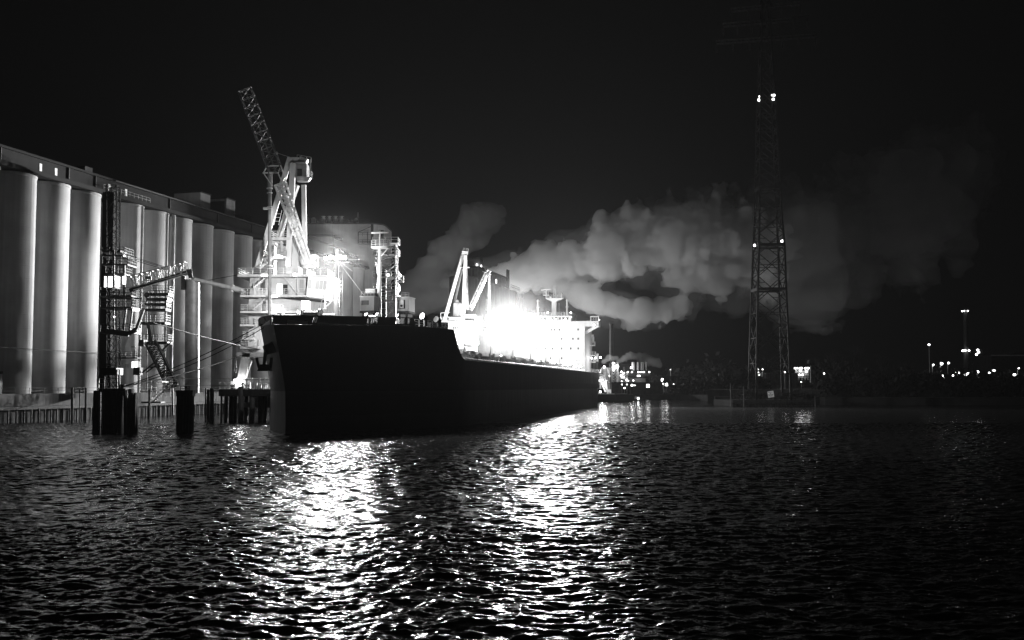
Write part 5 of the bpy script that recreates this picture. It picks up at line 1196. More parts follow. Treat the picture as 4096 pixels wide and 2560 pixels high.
for z0, z1 in zip(vz[:-1], vz[1:]):
    zm_ = (z0 + z1) / 2
    for k in range(4):
        k2 = (k + 1) % 4; r_ = .24 if z0 < 60 else .17
        mb.beam(corner(z0, k), corner(z1, k2), r_); mb.beam(corner(z0, k2), corner(z1, k), r_)
        c0, c1 = corner(zm_, k), corner(zm_, k2); mh_.beam(c0, c1, r_ * .9)
        for t, zz in ((.25, z0 * .75 + z1 * .25), (.25, z0 * .25 + z1 * .75)):
            e0, e1 = corner(zz, k), corner(zz, k2)
            mh_.beam(e0, e0.lerp(e1, t), r_ * .7); mh_.beam(e1, e1.lerp(e0, t), r_ * .7)
part('cross_bracing', mb, M['pylon'], tt)
for v in (756, 985, 1160):
    z = P(1, v, Yp).z; mb = MB()
    for k in range(4): mb.beam(corner(z, k), corner(z, (k + 1) % 4), .5, .9)
    mb.beam(corner(z, 0), corner(z, 2), .3); mb.beam(corner(z, 1), corner(z, 3), .3)
    cx, w = at_z(z); mb.box(cx - w, cx + w, Yp - w, Yp - w + 1.2, z - .1, z)
    part('platform', mb, M['black'], tt)
for v, u0, u1, n_i in ((155, 2866, 3262, 7), (86, 2893, 3232, 7), (26, 2925, 3200, 5)):
    z = P(1, v, Yp).z; tl = 1.2
    a_, b_ = P(u0, v + 6, Yp), P(u1, v - 14, Yp - 0)
    mb = MB(); mb.truss(Vector((a_.x, Yp, z - tl)), Vector((b_.x, Yp, z + tl)), 1.4, 1.1, 16, .26, .14, side=(0, 1, 0)); ca = part('crossarm', mb, M['black'], tt)
    for i in range(n_i):
        t = i / (n_i - 1)
        if abs(t - .5) < .1: continue
        q = Vector((a_.x + (b_.x - a_.x) * t, Yp, z - tl + 2 * tl * t - .5)); mb = MB(); mb.tube(q, q - EZ * 3.2, .16, 6)
        for s_ in range(6): mb.tube(q - EZ * (.6 + .42 * s_), q - EZ * (.7 + .42 * s_), .3, 8)
        part('insulator', mb, M['black'], ca)
for u, v, r_ in ((3035, 400, .42), (3037, 386, .2), (3088, 381, .24), (3096, 381, .4), (3093, 397, .42), (3018, 981, .38), (3126, 965, .3), (3131, 964, .42)):
    q = P(u, v, Yp - 3); z = q.z; cx, w = at_z(z); mb = MB(); mb.ball(q, r_); bc = part('beacon', mb, M['lamp'], tt)
    part('bracket', MB().beam(q, Vector((cx + (w if u > 3070 else -w), Yp - w, z)), .16), M['pylon'], bc)
# reeds and bushes on the pier and along the banks
def bush(name, label, c, rx, ry, rz, nleaf, cat='bush', group=None, m='leaf', stems=5, leaf=.5, seed=1):
    rr = random.Random(seed); o = thing(name, label, cat, (c[0], c[1], c[2]), 0, group)
    mb = MB()
    for i in range(stems):
        a_ = rr.uniform(0, 6.28); mb.tube((c[0] + rr.uniform(-.2, .2) * rx, c[1], c[2] - .3), (c[0] + math.cos(a_) * rx * .7, c[1] + math.sin(a_) * ry * .7, c[2] + rz * rr.uniform(.7, 1.5)), .05 + .02 * rz, 5, .02)
    part('stem', mb, M['wood_dk'], o)
    mb = MB(); blobs = [(rr.uniform(-.6, .6), rr.uniform(-.6, .6), rr.uniform(.4, 1.3), rr.uniform(.35, .6)) for _ in range(9)]
    for i in range(nleaf):
        bx, by, bz, br = blobs[i % 9]; v_ = Vector((rr.gauss(0, 1), rr.gauss(0, 1), rr.gauss(0, 1))).normalized() * br * rr.uniform(.5, 1.1)
        p_ = Vector((c[0] + (bx + v_.x) * rx, c[1] + (by + v_.y) * ry, max(c[2] + .05, c[2] + (bz + v_.z) * rz)))
        n_ = Vector((rr.gauss(0, 1), rr.gauss(0, 1), rr.gauss(0, 1))).normalized(); t_ = n_.orthogonal().normalized(); s_ = n_.cross(t_); k = leaf * rr.uniform(.5, 1.2)
        mb.add([p_ - t_ * k, p_ + s_ * k * .5, p_ + t_ * k, p_ - s_ * k * .5], [(0, 1, 2, 3)])
    part('foliage', mb, M[m], o); return o
zp = P(1, 1603, 349).z
for i, (u, Y, rx, rz, lb) in enumerate(((2990, 356, 3.2, 2.4, 'dark bush under the left legs of the transmission tower'), (3040, 362, 3.5, 2.0, 'low bush behind the leaning notice board'), (3120, 358, 3.0, 1.8, 'bush right of the leaning notice board'), (3185, 360, 4.0, 2.2, 'thicket beneath the right legs of the transmission tower'), (3235, 364, 3.0, 1.6, 'small bush at the right end of the tower pier'), (2955, 360, 2.5, 2.0, 'bush at the left end of the tower pier'))):
    q = P(u, 1600, Y); bush('pier_bush', lb, (q.x, Y, zp), rx, 2.5, rz, 420, 'bush', 'bushes on the tower pier', seed=i + 3, leaf=.35)
# far bank tree line (one dark mass)
def tree_mass(name, spots, seed, leaf=1.0, n=120):
    rr = random.Random(seed); mb = MB()
    for x, y, zb_, h, r_ in spots:
        mb.tube((x, y, zb_ - .5), (x + rr.uniform(-.6, .6), y, zb_ + h * .6), .18, 5, .08)
        for i in range(n):
            v_ = Vector((rr.gauss(0, .5), rr.gauss(0, .5), rr.gauss(0, .4))); p_ = Vector((x + v_.x * r_, y + v_.y * r_, zb_ + h * .58 + v_.z * h * .62))
            if p_.z < zb_: continue
            n_ = Vector((rr.gauss(0, 1), rr.gauss(0, 1), rr.gauss(0, 1))).normalized(); t_ = n_.orthogonal().normalized(); s_ = n_.cross(t_); k = leaf * rr.uniform(.5, 1.2)
            mb.add([p_ - t_ * k, p_ + s_ * k * .6, p_ + t_ * k, p_ - s_ * k * .6], [(0, 1, 2, 3)])
    return struct(name, mb, M['leaf'], 'stuff')
rr = random.Random(5); sp = []
for i in range(95):
    u = 3290 + i * 9.5; Y = 384 + rr.uniform(0, 14); sp.append((P(u, 1550, Y).x, Y, 2.6, rr.uniform(3.5, 6.5) + 2.5 * math.sin(i * .23) ** 2, rr.uniform(2, 3.6)))
for i in range(40):
    u = 2700 + i * 9; Y = 540 - i * 2.6 + rr.uniform(0, 10); sp.append((P(u, 1550, Y).x, Y, 2.6, rr.uniform(4, 8), rr.uniform(2.5, 4.5)))
tree_mass('bank_thicket', sp, 8)
sp = []
for i in range(60):
    u = 2420 + i * 30 + rr.uniform(-10, 10); Y = 760 + rr.uniform(0, 80); sp.append((P(u, 1550, Y).x, Y, 5, rr.uniform(12, 20) if 2680 < u < 3400 else rr.uniform(7, 12), rr.uniform(7, 11)))
tree_mass('far_wood', sp, 9, 2.2, 110)
# bare trees on the right bank
def bare_tree(u, Y, h, label, seed, zb_=5.0):
    rr = random.Random(seed); c = P(u, 1550, Y); o = thing('bare_tree', label, 'tree', (c.x, Y, zb_), 0, 'bare trees on the right bank')
    part('trunk', MB().tube((c.x, Y, zb_ - .4), (c.x, Y, zb_ + h * .45), .28, 8, .18), M['wood_dk'], o)
    mb = MB()
    def br(p, d, ln, r_, lev):
        q = p + d * ln; mb.tube(p, q, r_, 5, r_ * .55)
        if lev == 0: return
        for _ in range(3):
            d2 = (d + Vector((rr.uniform(-.7, .7), rr.uniform(-.7, .7), rr.uniform(-.1, .5)))).normalized(); br(p.lerp(q, rr.uniform(.5, 1)), d2, ln * .68, r_ * .55, lev - 1)
    for _ in range(5): br(Vector((c.x, Y, zb_ + h * .4)), Vector((rr.uniform(-.5, .5), rr.uniform(-.5, .5), 1)).normalized(), h * .28, .14, 4)
    part('crown', mb, M['wood_dk'], o)
for i, (u, Y, h, lb) in enumerate(((3340, 395, 15, 'bare tree just right of the tower pier'), (3430, 400, 17, 'tallest bare tree between pier and lamp posts'), (3530, 398, 13, 'bare tree midway along the dark right bank'), (3620, 402, 11, 'bare tree left of the three bright lamp posts'))): bare_tree(u, Y, h, lb, i + 20)
# ------------------------------------------------------------------ right bank industry
Yr = 900.0
st = thing('brick_chimney', 'tall tapering chimney with rings of lights on the right bank', 'chimney', P(3861, 1500, Yr))
q0, q1 = P(3866, 1545, Yr), P(3861, 1243, Yr)
part('shaft', MB().tube((q0.x, Yr, 5), (q1.x, Yr, q1.z), 2.3, 24, 1.45), M['brickd'], st)
mb = MB(); mb.lathe((q1.x, Yr, q1.z), [(1.5, 0), (1.8, .3), (1.8, 1.3), (1.3, 1.4)], 20); part('rim', mb, M['steel_dk'], st)
mb = MB(); zz = P(1, 1404, Yr).z; mb.lathe((P(3863, 1404, Yr).x, Yr, zz), [(1.9, 0), (2.7, .1), (2.7, .5), (1.9, .6)], 20); part('gallery', mb, M['steel_dk'], st)
for u, v in ((3849, 1245), (3857, 1244), (3871, 1244), (3851, 1403), (3861, 1402), (3876, 1402)):
    part('beacon', MB().ball(P(u, v, Yr - 3), .6 if v < 1300 else .85, 8, 5), M['lamp'], st)
sh = thing('shed', 'low dark shed with rounded roof at the foot of the chimney', 'building', P(3870, 1520, 880))
a, b = P(3845, 1520, 880), P(3930, 1520, 880); mb = MB(); mb.box(a.x, b.x, 880, 895, 5, P(1, 1478, 880).z); part('wall', mb, M['roof_dk'], sh)
mb = MB(); mb.prism([(a.x - .5, 879.5), (b.x + .5, 879.5), (b.x + .5, 895.5), (a.x - .5, 895.5)], P(1, 1478, 880).z + .003, P(1, 1472, 880).z); part('roof', mb, M['roof_dk'], sh)
bl_ = thing('factory_block', 'big dark windowless factory block at the right edge', 'building', P(4040, 1520, 800))
a, b = P(3968, 1520, 800), P(4140, 1520, 800); part('wall', MB().box(a.x, b.x, 800, 840, 5, P(1, 1420, 800).z), M['roof_dk'], bl_)
part('roof_box', MB().box(P(4010, 1, 805).x, P(4055, 1, 805).x, 805, 820, P(1, 1420, 800).z + .003, P(1, 1410, 800).z), M['roof_dk'], bl_)
part('roof_edge', MB().box(a.x - .3, b.x, 799.6, 799.99, P(1, 1424, 800).z, P(1, 1419, 800).z), M['steel'], bl_)
mb = MB(); q = P(4078, 1420, 802); mb.tube(q, P(4078, 1385, 802), .35, 6); part('vent_pipe', mb, M['steel_dk'], bl_)
ls = thing('light_ladder', 'zigzag column of lamps on a stair tower right of the chimney', 'stair tower', P(3914, 1520, 840))
mb = MB(); mb.truss(P(3914, 1530, 842), P(3912, 1398, 842), 4.5, 4.5, 8, .3, .2); part('frame', mb, M['steel_dk'], ls)
for u, v in ((3911, 1400), (3914, 1409), (3906, 1418), (3907, 1430), (3917, 1432), (3917, 1444), (3914, 1457), (3917, 1471)): part('lamp', MB().ball(P(u, v, 838), .95, 8, 5, .8), M['lamp'], ls)
dot('street_lamp', 3733, 1460, 560, .55, 'brightest left lamp post of the three tall ones before the chimney', 'street lamp', 'lamp posts on the right bank', pole=5, arm=-.5, power=250)
dot('street_lamp', 3766, 1455, 560, .75, 'middle and brightest of the three tall lamp posts before the chimney', 'street lamp', 'lamp posts on the right bank', pole=5, arm=-.6, power=600)
dot('street_lamp', 3794, 1452, 590, .6, 'right-hand of the three tall lamp posts before the chimney', 'street lamp', 'lamp posts on the right bank', pole=5, arm=-.5, power=250)
dot('street_lamp', 3716, 1379, 700, .7, 'lone high lamp on a thin mast, above all other lamp posts', 'street lamp', pole=5)
for u, v, Y, r_, lb in ((3644, 1521, 420, .36, 'low lamp by the dim hut at the left of the right bank'), (3725, 1505, 600, .3, 'faint low lamp at the foot of the left tall lamp post'), (3749, 1504, 600, .42, 'low lamp between the left and middle tall lamp posts'), (3773, 1502, 600, .55, 'upper of two stacked low lamps beside the middle tall post'), (3772, 1510, 600, .55, 'lower of two stacked low lamps beside the middle tall post'),
                        (3812, 1502, 640, .5, 'single low lamp midway before the chimney'), (3829, 1489, 700, 1.0, 'large lamp left of the dark shed'), (3836, 1492, 700, .5, 'small lamp touching the large lamp left of the shed'), (3871, 1490, 700, .8, 'lamp over the shed roof corner'), (3860, 1499, 690, .9, 'left half of the bright double lamp before the shed'), (3868, 1499, 690, .9, 'right half of the bright double lamp before the shed'),
                        (3876, 1508, 690, .85, 'bright lamp low before the shed'), (3909, 1488, 700, 1.1, 'big lamp right below the zigzag lamps'), (3917, 1512, 690, .75, 'lone lamp low under the zigzag lamps'), (3957, 1491, 720, .6, 'small lamp between shed and factory block'), (4017, 1521, 600, .45, 'low lamp before the factory block')):
    dot('yard_lamp', u, v, Y, r_, lb, 'lamp', 'yard lamps on the right bank', pole=5 if Y > 450 else 2.6)
dot('street_lamp', 3976, 1482, 640, .75, 'lamp post at the left corner of the factory block', 'street lamp', pole=5, arm=-1.4)
dot('street_lamp', 4058, 1499, 600, .75, 'lamp post before the right half of the factory block', 'street lamp', pole=5, arm=-1.0)
dot('street_lamp', 4075, 1473, 600, .45, 'twin-arm lamp post near the right photo edge', 'street lamp', pole=5, arm=-.7)
o = thing('strip_light', 'long bright strip light low before the shed', 'lamp', P(3893, 1522, 690)); q = P(3893, 1522, 690); part('tube', MB().box(q.x - 2.9, q.x + 2.9, q.y - .2, q.y + .2, q.z - .14, q.z + .14), M['lamp_dim'], o); part('mount', MB().box(q.x - 3, q.x + 3, q.y + .21, q.y + .6, 5, q.z + .2), M['steel_dk'], o)
hut = thing('bank_hut', 'dim flat hut on the bank left of the lamp posts', 'building', P(3660, 1512, 430)); a, b = P(3640, 1524, 430), P(3686, 1504, 430); part('wall', MB().box(a.x, b.x, 430, 436, 2.4, b.z), M['brickd'], hut); part('roof', MB().box(a.x - .4, b.x + .4, 429.5, 436.4, b.z + .003, b.z + .3), M['roof_dk'], hut)
# lit process skid and lamps behind the pylon foot
Ys = 620.0
sk = thing('process_skid', 'brilliantly lit steel process skid right of the transmission tower', 'process plant', P(3205, 1502, Ys))
mb = MB()
for u in (3182, 3196, 3208, 3220, 3232): mb.beam(P(u, 1520, Ys), P(u, 1471, Ys), .3)
for v in (1474, 1486, 1500): mb.beam(P(3180, v, Ys), P(3234, v, Ys), .3)
mb.truss(P(3182, 1500, Ys + 3), P(3232, 1500, Ys + 3), 3, 3, 6, .2, .15, side=(0, 1, 0)); part('frame', mb, M['white_dirty'], sk)
for u, v, r_ in ((3187, 1487, .8), (3203, 1480, 1.3), (3214, 1492, 1.0), (3226, 1494, 1.4)): mb = MB(); q = P(u, v, Ys + 1.5); mb.lathe(q - EZ * 1.6, [(r_ * .6, 0), (r_ * .6, 2.6), (r_ * .2, 3.0)], 12); part('vessel', mb, M['white'], sk)
for u in (3180, 3188, 3200, 3206, 3222, 3228, 3234): part('lamp', MB().ball(P(u, 1472.5, Ys - 1), .5, 8, 5), M['lamp'], sk)
for u, v in ((3198, 1499), (3210, 1499), (3202, 1482), (3226, 1486)): part('lamp', MB().ball(P(u, v, Ys - 1), .5, 8, 5), M['lamp'], sk)
light(sk, P(3206, 1478, Ys - 4), 300, 1.0); light(sk, P(3206, 1466, Ys + 2), 42000, .6, 'floodlight_source', 84, P(3480, 760, 720), .5)  # the upward spot is added to light the drifting steam
pt = thing('sign_post', 'thick post with a pale panel on top beside the lit skid', 'post', P(3244, 1525, 500)); mb = MB(); mb.beam(P(3244, 1530, 500), P(3244, 1463, 500), .7); part('post', mb, M['galv'], pt)
q = P(3234, 1448, 499.4); part('panel', MB().box(q.x - .35, q.x + .35, q.y - .1, q.y + .1, q.z - .9, q.z + .9), M['white_sign'], pt); mb = MB(); mb.beam(P(3232, 1460, 500), P(3256, 1460, 500), .2); part('arm', mb, M['steel_dk'], pt)
for u, v, Y, r_, lb in ((3033, 1475.5, 520, .42, 'left lamp of the pair seen between the pylon legs'), (3051, 1477, 520, .42, 'right lamp of the pair seen between the pylon legs'), (3140, 1488, 520, .4, 'lamp glimpsed beside the right pylon leg'), (3296, 1494, 520, .42, 'single lamp right of the post with the pale panel'), (3205, 1528, 430, .22, 'small low lamp below the lit skid')):
    dot('yard_lamp', u, v, Y, r_, lb, 'lamp', 'lamps behind the transmission tower', pole=5 if Y > 450 else 2.6)
o = thing('yard_plant', 'small cluster of lit pipes at the left foot of the pylon', 'process plant', P(3035, 1510, 515))
mb = MB()
for i in range(9): u = 3026 + R.uniform(0, 22); mb.beam(P(u, 1512, 515), P(u + R.uniform(-3, 3), 1486 + R.uniform(0, 12), 515), .2)
part('pipes', mb, M['white_dirty'], o)
for u, v in ((3026, 1498), (3034, 1490), (3037, 1500), (3033, 1508)): part('lamp', MB().ball(P(u, v, 514), .25, 6, 4), M['lamp_dim'], o)
lw = thing('flood_wall', 'long low pale wall on the bank behind the pylon', 'wall', P(3130, 1502, 600)); a, b = P(3060, 1502, 600), P(3190, 1494, 600); part('panel', MB().box(a.x, b.x, 600, 600.6, 5, b.z), M['concrete_old'], lw); part('coping', MB().box(a.x, b.x, 599.8, 600.8, b.z + .003, b.z + .3), M['concrete'], lw)
# ------------------------------------------------------------------ plant behind the stern
Yq = 610.0
def Q(u, v, d=0): return P(u, v, Yq + d)
def qbox(o, nm, u0, u1, v0, v1, d0, d1_, m_, zb_=None):
    a_, b_ = Q(u0, v1, d0), Q(u1, v0, d0); return part(nm, MB().box(a_.x, b_.x, Yq + d0, Yq + d1_, a_.z if zb_ is None else zb_, b_.z), M[m_], o)
pl = thing('plant_hall', 'two-storey lit plant hall with roof lamps and stacks behind the stern', 'building', Q(2560, 1525))
qbox(pl, 'upper_wall', 2508, 2602, 1486, 1506, 4, 20, 'brickd'); qbox(pl, 'roof', 2500, 2606, 1482, 1485.8, 3, 21, 'roof_dk'); qbox(pl, 'lower_wall', 2508, 2582, 1509, 1528, 0, 3.9, 'concrete', 5); qbox(pl, 'lower_roof', 2504, 2590, 1506.3, 1508.7, -1, 3.95, 'roof_dk')
w_ = qbox(pl, 'lit_window', 2549, 2561, 1501, 1506, 3.8, 3.96, 'lamp'); qbox(pl, 'dark_door', 2544, 2548.5, 1488, 1500, 3.8, 3.97, 'black')
for u in (2511, 2528, 2554, 2566, 2576, 2597): part('roof_lamp', MB().ball(Q(u, 1488, 3.2), .42, 8, 5), M['lamp'], pl)
for u, r_ in ((2533, 1.0), (2552, .8), (2566, .5), (2573, .5), (2586, .5)):
    mb = MB(); mb.tube(Q(u, 1482, 8), Q(u, 1449, 8), r_, 12, r_ * .85); part('stack', mb, M['white_dirty'], pl)
light(pl, Q(2527, 1468, 4), 600, .6); part('stack_lamp', MB().ball(Q(2525, 1471, 5), .6, 8, 5), M['lamp'], pl)
light(pl, Q(2556, 1498, -3), 350, .6)
bx_ = thing('plant_block', 'grey windowless block with stepped roof left of the stacks', 'building', Q(2495, 1490)); qbox(bx_, 'wall', 2474, 2520, 1455, 1520, 14, 26, 'brickd', 5); qbox(bx_, 'step', 2498, 2530, 1468, 1500, 8, 13.9, 'roof_dk', 5)
pw = thing('pipe_tower', 'lamp-studded pipe tower beside the ship stern', 'process plant', Q(2468, 1530, -5))
mb = MB(); mb.truss(Q(2462, 1530, -5), Q(2460, 1450, -5), 3, 3, 7, .3, .2); mb.truss(Q(2490, 1525, -4), Q(2492, 1490, -4), 5, 4, 3, .3, .2, dense=True); mb.beam(Q(2495, 1510, -4), Q(2515, 1528, -6), .5)
for i in range(12): u = R.uniform(2466, 2505); mb.beam(Q(u, 1528, -5), Q(u, R.uniform(1490, 1512), -5), .35)
part('frame', mb, M['white_dirty'], pw)
for u, v, r_ in ((2454, 1469, .8), (2453, 1453, .6), (2469, 1466, .9), (2464, 1464, .5), (2455, 1480, .5), (2486, 1487, .45), (2494, 1493, .5), (2488, 1508, .55), (2495, 1509, .4), (2507, 1520, .5), (2484, 1500, .35), (2437, 1504, .35)): part('lamp', MB().ball(Q(u, v, -7), r_, 8, 5), M['lamp'], pw)
light(pw, Q(2466, 1472, -9), 450, .8)
tw = thing('cooling_vessel', 'white round-topped vessel glowing just right of the ship stern', 'tank', Q(2418, 1520, -8)); mb = MB(); q = Q(2418, 1530, -8); mb.lathe((q.x, q.y, 5), [(2.6, 0), (2.6, 9), (2.2, 11), (1.2, 12.2), (.2, 12.6)], 20); part('shell', mb, M['white'], tw)
mb = MB(); q = Q(2434, 1530, -4); mb.lathe((q.x, q.y, 5), [(2.4, 0), (2.4, 10), (1.0, 12)], 16); part('second_shell', mb, M['white_dirty'], tw); light(tw, Q(2424, 1490, -14), 250, .6)
part('lamp', MB().ball(Q(2417, 1467, -10), .6, 8, 5), M['lamp'], tw)
ck = thing('plant_chimney', 'thin dark stack rising out of the plant left of the pipe tower', 'chimney', Q(2446, 1540, 20)); q = Q(2446, 1300, 20); part('shaft', MB().tube((q.x, q.y, 5), q, 1.5, 16, 1.1), M['roof_dk'], ck); mb = MB(); mb.lathe(q, [(1.2, 0), (1.4, .1), (1.4, .8), (1.0, .9)], 14); part('rim', mb, M['steel_dk'], ck)
sb = thing('conveyor_shed', 'dim slanted conveyor shed right of the plant hall', 'building', Q(2680, 1520)); qbox(sb, 'wall', 2650, 2725, 1508, 1530, 10, 22, 'roof_dk', 5); qbox(sb, 'roof', 2646, 2729, 1504, 1507.8, 9, 23, 'roof_dk')
YW = 548.0
for i, (u, v, r_, Y, lb) in enumerate(((2682, 1478, .28, 700, 'lone high lamp above the conveyor shed'), (2725, 1520, .7, 560, 'bright lamp right of the conveyor shed'), (2778, 1551, .42, 540, 'lamp far right on the dark middle bank'), (2649, 1517, .6, 560, 'upper lamp of the lit landing cluster'), (2648, 1522, .45, 560, 'second lamp of the lit landing cluster'), (2640, 1534, .45, 548, 'left low lamp of the landing cluster'), (2653, 1535, .35, 548, 'right low lamp of the landing cluster'),
                              (2667, 1535, .45, 548, 'round lamp above the striped ramp'), (2666, 1541, .7, 547, 'broad lamp at the top of the striped ramp'), (2694, 1536, .35, 548, 'small lamp over the striped ramp'), (2701, 1541, .4, 547, 'leaning lamp right of the striped ramp'), (2612, 1535, .4, 548, 'single lamp between boat lamps and landing cluster'), (2498, 1552.5, .42, 520, 'lamp on the dark barge side near the stern'), (2488, 1538, .32, 530, 'lamp on the dark quay right of the lit barge'), (2508, 1538, .32, 530, 'next lamp along the dark quay right of the lit barge'), (2487, 1525, .3, 540, 'lamp below the pipe tower pipes'), (2513, 1523, .3, 540, 'lamp at the foot of the slanted pipe'), (2533, 1522, .38, 540, 'lamp before the lower wall of the plant hall'), (2427, 1523, .3, 540, 'tiny lamp just above the lit gantry'))):
    dot('quay_lamp', u, v, Y, r_, lb, 'lamp', 'lamps on the middle bank', pole=2.6 if Y < 600 else 5, power=0)
for u0, u1, v0, v1, lb in ((2524, 2530, 1537, 1545, 'left lit doorway on the dark middle quay'), (2532, 2542, 1540, 1543, 'thin lit strip beside the left quay doorway'), (2586, 2598, 1537, 1550, 'large bright doorway on the middle quay')):
    a, b = P(u0, v1, 536), P(u1, v0, 536); o = thing('lit_doorway', lb, 'doorway', ((a.x + b.x) / 2, 536, a.z)); part('opening', MB().box(a.x, b.x, 536, 536.15, a.z, b.z), M['lamp_dim'], o); part('frame', MB().box(a.x - .3, b.x + .3, 536.2, 537.5, 2.6, b.z + .3), M['steel_dk'], o)
rp = thing('boat_ramp', 'striped concrete ramp sloping to the water under the landing lamps', 'ramp', P(2690, 1552, 540)); mb = MB()
for k in range(5): a, b = P(2668 + 4 * k, 1545 + 2.2 * k, 541 - k * 1.2), P(2700 + 5 * k, 1545 + 2.2 * k, 541 - k * 1.2); mb.box(a.x, b.x, a.y, a.y + .6, a.z - .15, a.z)
part('steps', mb, M['concrete'], rp); mb = MB(); a, b = P(2666, 1560, 543), P(2725, 1560, 543); mb.box(a.x, b.x, 542, 548, .5, 3.4); part('ramp_body', mb, M['concrete_old'], rp)
qd = thing('quay_building', 'dark low quay sheds between the lit barge and the landing lamps', 'building', P(2560, 1550, 545)); a, b = P(2440, 1550, 545), P(2640, 1550, 545); part('wall', MB().box(a.x, b.x, 537.6, 556, 1.5, P(1, 1533, 545).z), M['roof_dk'], qd); part('roof', MB().box(a.x - .5, b.x + .5, 537.4, 556.5, P(1, 1533, 545).z + .003, P(1, 1529, 545).z), M['steel_dk'], qd)
# boat with a lamp on the water
bo = thing('moored_boat', 'small dark boat with one lamp moored before the middle quay', 'boat', P(2553, 1598, 480)); q = P(2553, 1598, 480)
mb = MB(); hw_ = [(-3.4, 0), (-2.6, .8), (1.6, .95), (3.2, .1), (3.2, -.1), (1.6, -.95), (-2.6, -.8), (-3.4, -.0)]
mb.prism([(q.x + x, 480 + y) for x, y in hw_[:7]], -.2, .9); part('hull', mb, M['black'], bo); mb = MB(); mb.box(q.x - 1.5, q.x + .5, 479.5, 480.5, .903, 2.0); part('cabin', mb, M['steel'], bo); part('lamp', MB().ball(P(2553, 1594, 478.8), .45, 8, 5), M['lamp'], bo)
# ------------------------------------------------------------------ barge with lit gantry at the stern
Yg = 455.0
bg_ = thing('barge', 'flat black barge with a floodlit white deck moored behind the stern', 'barge', P(2440, 1597, Yg))
a, b = P(2300, 1596, Yg), P(2535, 1596, Yg); zt2 = P(1, 1577, Yg).z
mb = MB(); pts = [(a.x, Yg - 5), (P(2450, 1, Yg).x, Yg - 5), (b.x, Yg + 4), (b.x, Yg + 8), (a.x, Yg + 8)]
mb.prism(pts, -1, zt2); part('hull', mb, M['black'], bg_)
mb = MB(); mb.prism([(a.x + .3, Yg - 4.7), (P(2449, 1, Yg).x, Yg - 4.7), (P(2500, 1, Yg).x, Yg + 2), (P(2500, 1, Yg).x, Yg + 7.6), (a.x + .3, Yg + 7.6)], zt2 + .004, zt2 + .25); part('deck', mb, M['white'], bg_)
mb = MB()
for u in (2420, 2436, 2461): q = P(u, 1575, Yg - 4.4); mb.lathe((q.x, q.y, zt2 + .25), [(.25, 0), (.2, .6), (.3, .7)], 8)
part('bollard', mb, M['black'], bg_)
ga = thing('unloading_gantry', 'white lattice ladder arm leaning down onto the lit barge deck', 'gantry', P(2424, 1572, Yg))
mb = MB(); mb.truss(P(2404, 1492, Yg), P(2425, 1566, Yg), 2.4, 2.0, 6, .3, .2, w2=1.2, h2=1.2); part('arm', mb, M['white'], ga)
mb = MB(); mb.tube(P(2402, 1492, Yg), P(2412, 1520, Yg), .9, 10, .8); part('arm_cover', mb, M['white'], ga)
mb = MB(); mb.beam(P(2412, 1528, Yg), P(2430, 1524, Yg), .4); mb.box(P(2421, 1, Yg).x, P(2435, 1, Yg).x, Yg - .6, Yg + .6, zt2 + .26, P(1, 1558, Yg).z); part('foot', mb, M['white_dirty'], ga)
light(bg_, P(2412, 1540, Yg - 3), 1300, .5)
for u, v in ((2399, 1522), (2401, 1567)): part('deck_lamp', MB().ball(P(u, v, Yg - 2), .45, 8, 5), M['lamp'], bg_)
fl_ = thing('flag', 'small pale flag flying by the thin stack behind the stern', 'flag', P(2441, 1455, 520)); q = P(2426, 1453, 520)
mb = MB()
for i in range(6):
    x0, x1 = i / 6, (i + 1) / 6; f = lambda t: P(2441 - 16 * t, 1440 + 10 * t + 2 * math.sin(t * 5), 520 + .3 * math.sin(t * 6)); 
    p0, p1 = f(x0), f(x1); h0, h1 = 1.5 * (1 - x0 * .5), 1.5 * (1 - x1 * .5); mb.hexa([p0 - EZ * h0, p1 - EZ * h1, p1 - EZ * h1 + EY * .04, p0 - EZ * h0 + EY * .04, p0, p1, p1 + EY * .04, p0 + EY * .04])
part('cloth', mb, M['white_dirty'], fl_); mb = MB(); mb.tube(P(2441.6, 1475, 520.1), P(2441.6, 1436, 520.1), .09, 6); mb.v = mb.v; part('staff', mb, M['galv'], fl_)
mb = MB(); q = P(2441.6, 1475, 520.1); mb.tube((q.x, q.y, 0), (q.x, q.y, q.z), .2, 6); part('staff_base', mb, M['steel_dk'], fl_)
# ------------------------------------------------------------------ light sources, seen and added
fm_w = SMAT @ Vector((fb.x, fb.y - 1.2, zt_ - .1))
light(ship, SMAT @ Vector((fb.x + 3.5, fb.y - .5, zt_ - .2)), 110000, .4, 'floodlight_source', 150, (30, 0, -8), .5)
light(ship, fm_w, 560000, .9, 'floodlight_source', 150, (14, 0, -8), .5)
light(ship, SMAT @ Vector((fb.x - .6, fb.y + .8, zt_ - .2)), 50000, .35, 'floodlight_source', 46, L(1110, 1120, -2), .4)
light(ship, SMAT @ Vector((fb.x + .6, fb.y + .8, zt_ - .2)), 9000, .35, 'floodlight_source', 112, SR(166, 2, 24), .5)
light(ship, SMAT @ Vector((fb.x, fb.y - 1.5, 22)), 1200, .3, 'floodlight_source')  # extra light added so the deck behind the bulwark openings looks lit
for k, (fl, p) in enumerate(FL):
    if k in (0, 3, 6): light(ship, p, 1300000, .5, 'floodlight_source', 126, SMAT @ (SINV @ p + Vector((28, -60, -12))), .35)
fl, p = shipflood(2378, 1300, AY - .3, .3)  # wing floodlight added to widen the bright streak on the water
light(ship, p, 480000, .5, 'floodlight_source', 126, SMAT @ (SINV @ p + Vector((28, -60, -12))), .35)
light(l2, K(1990, 1319, -11.8), 90000, .9, 'floodlight_source')
c = loader_lamp(1113, 1026, -3.4, 17, power=3500, spot=125, aim=L(1113, 1500, -3.4))
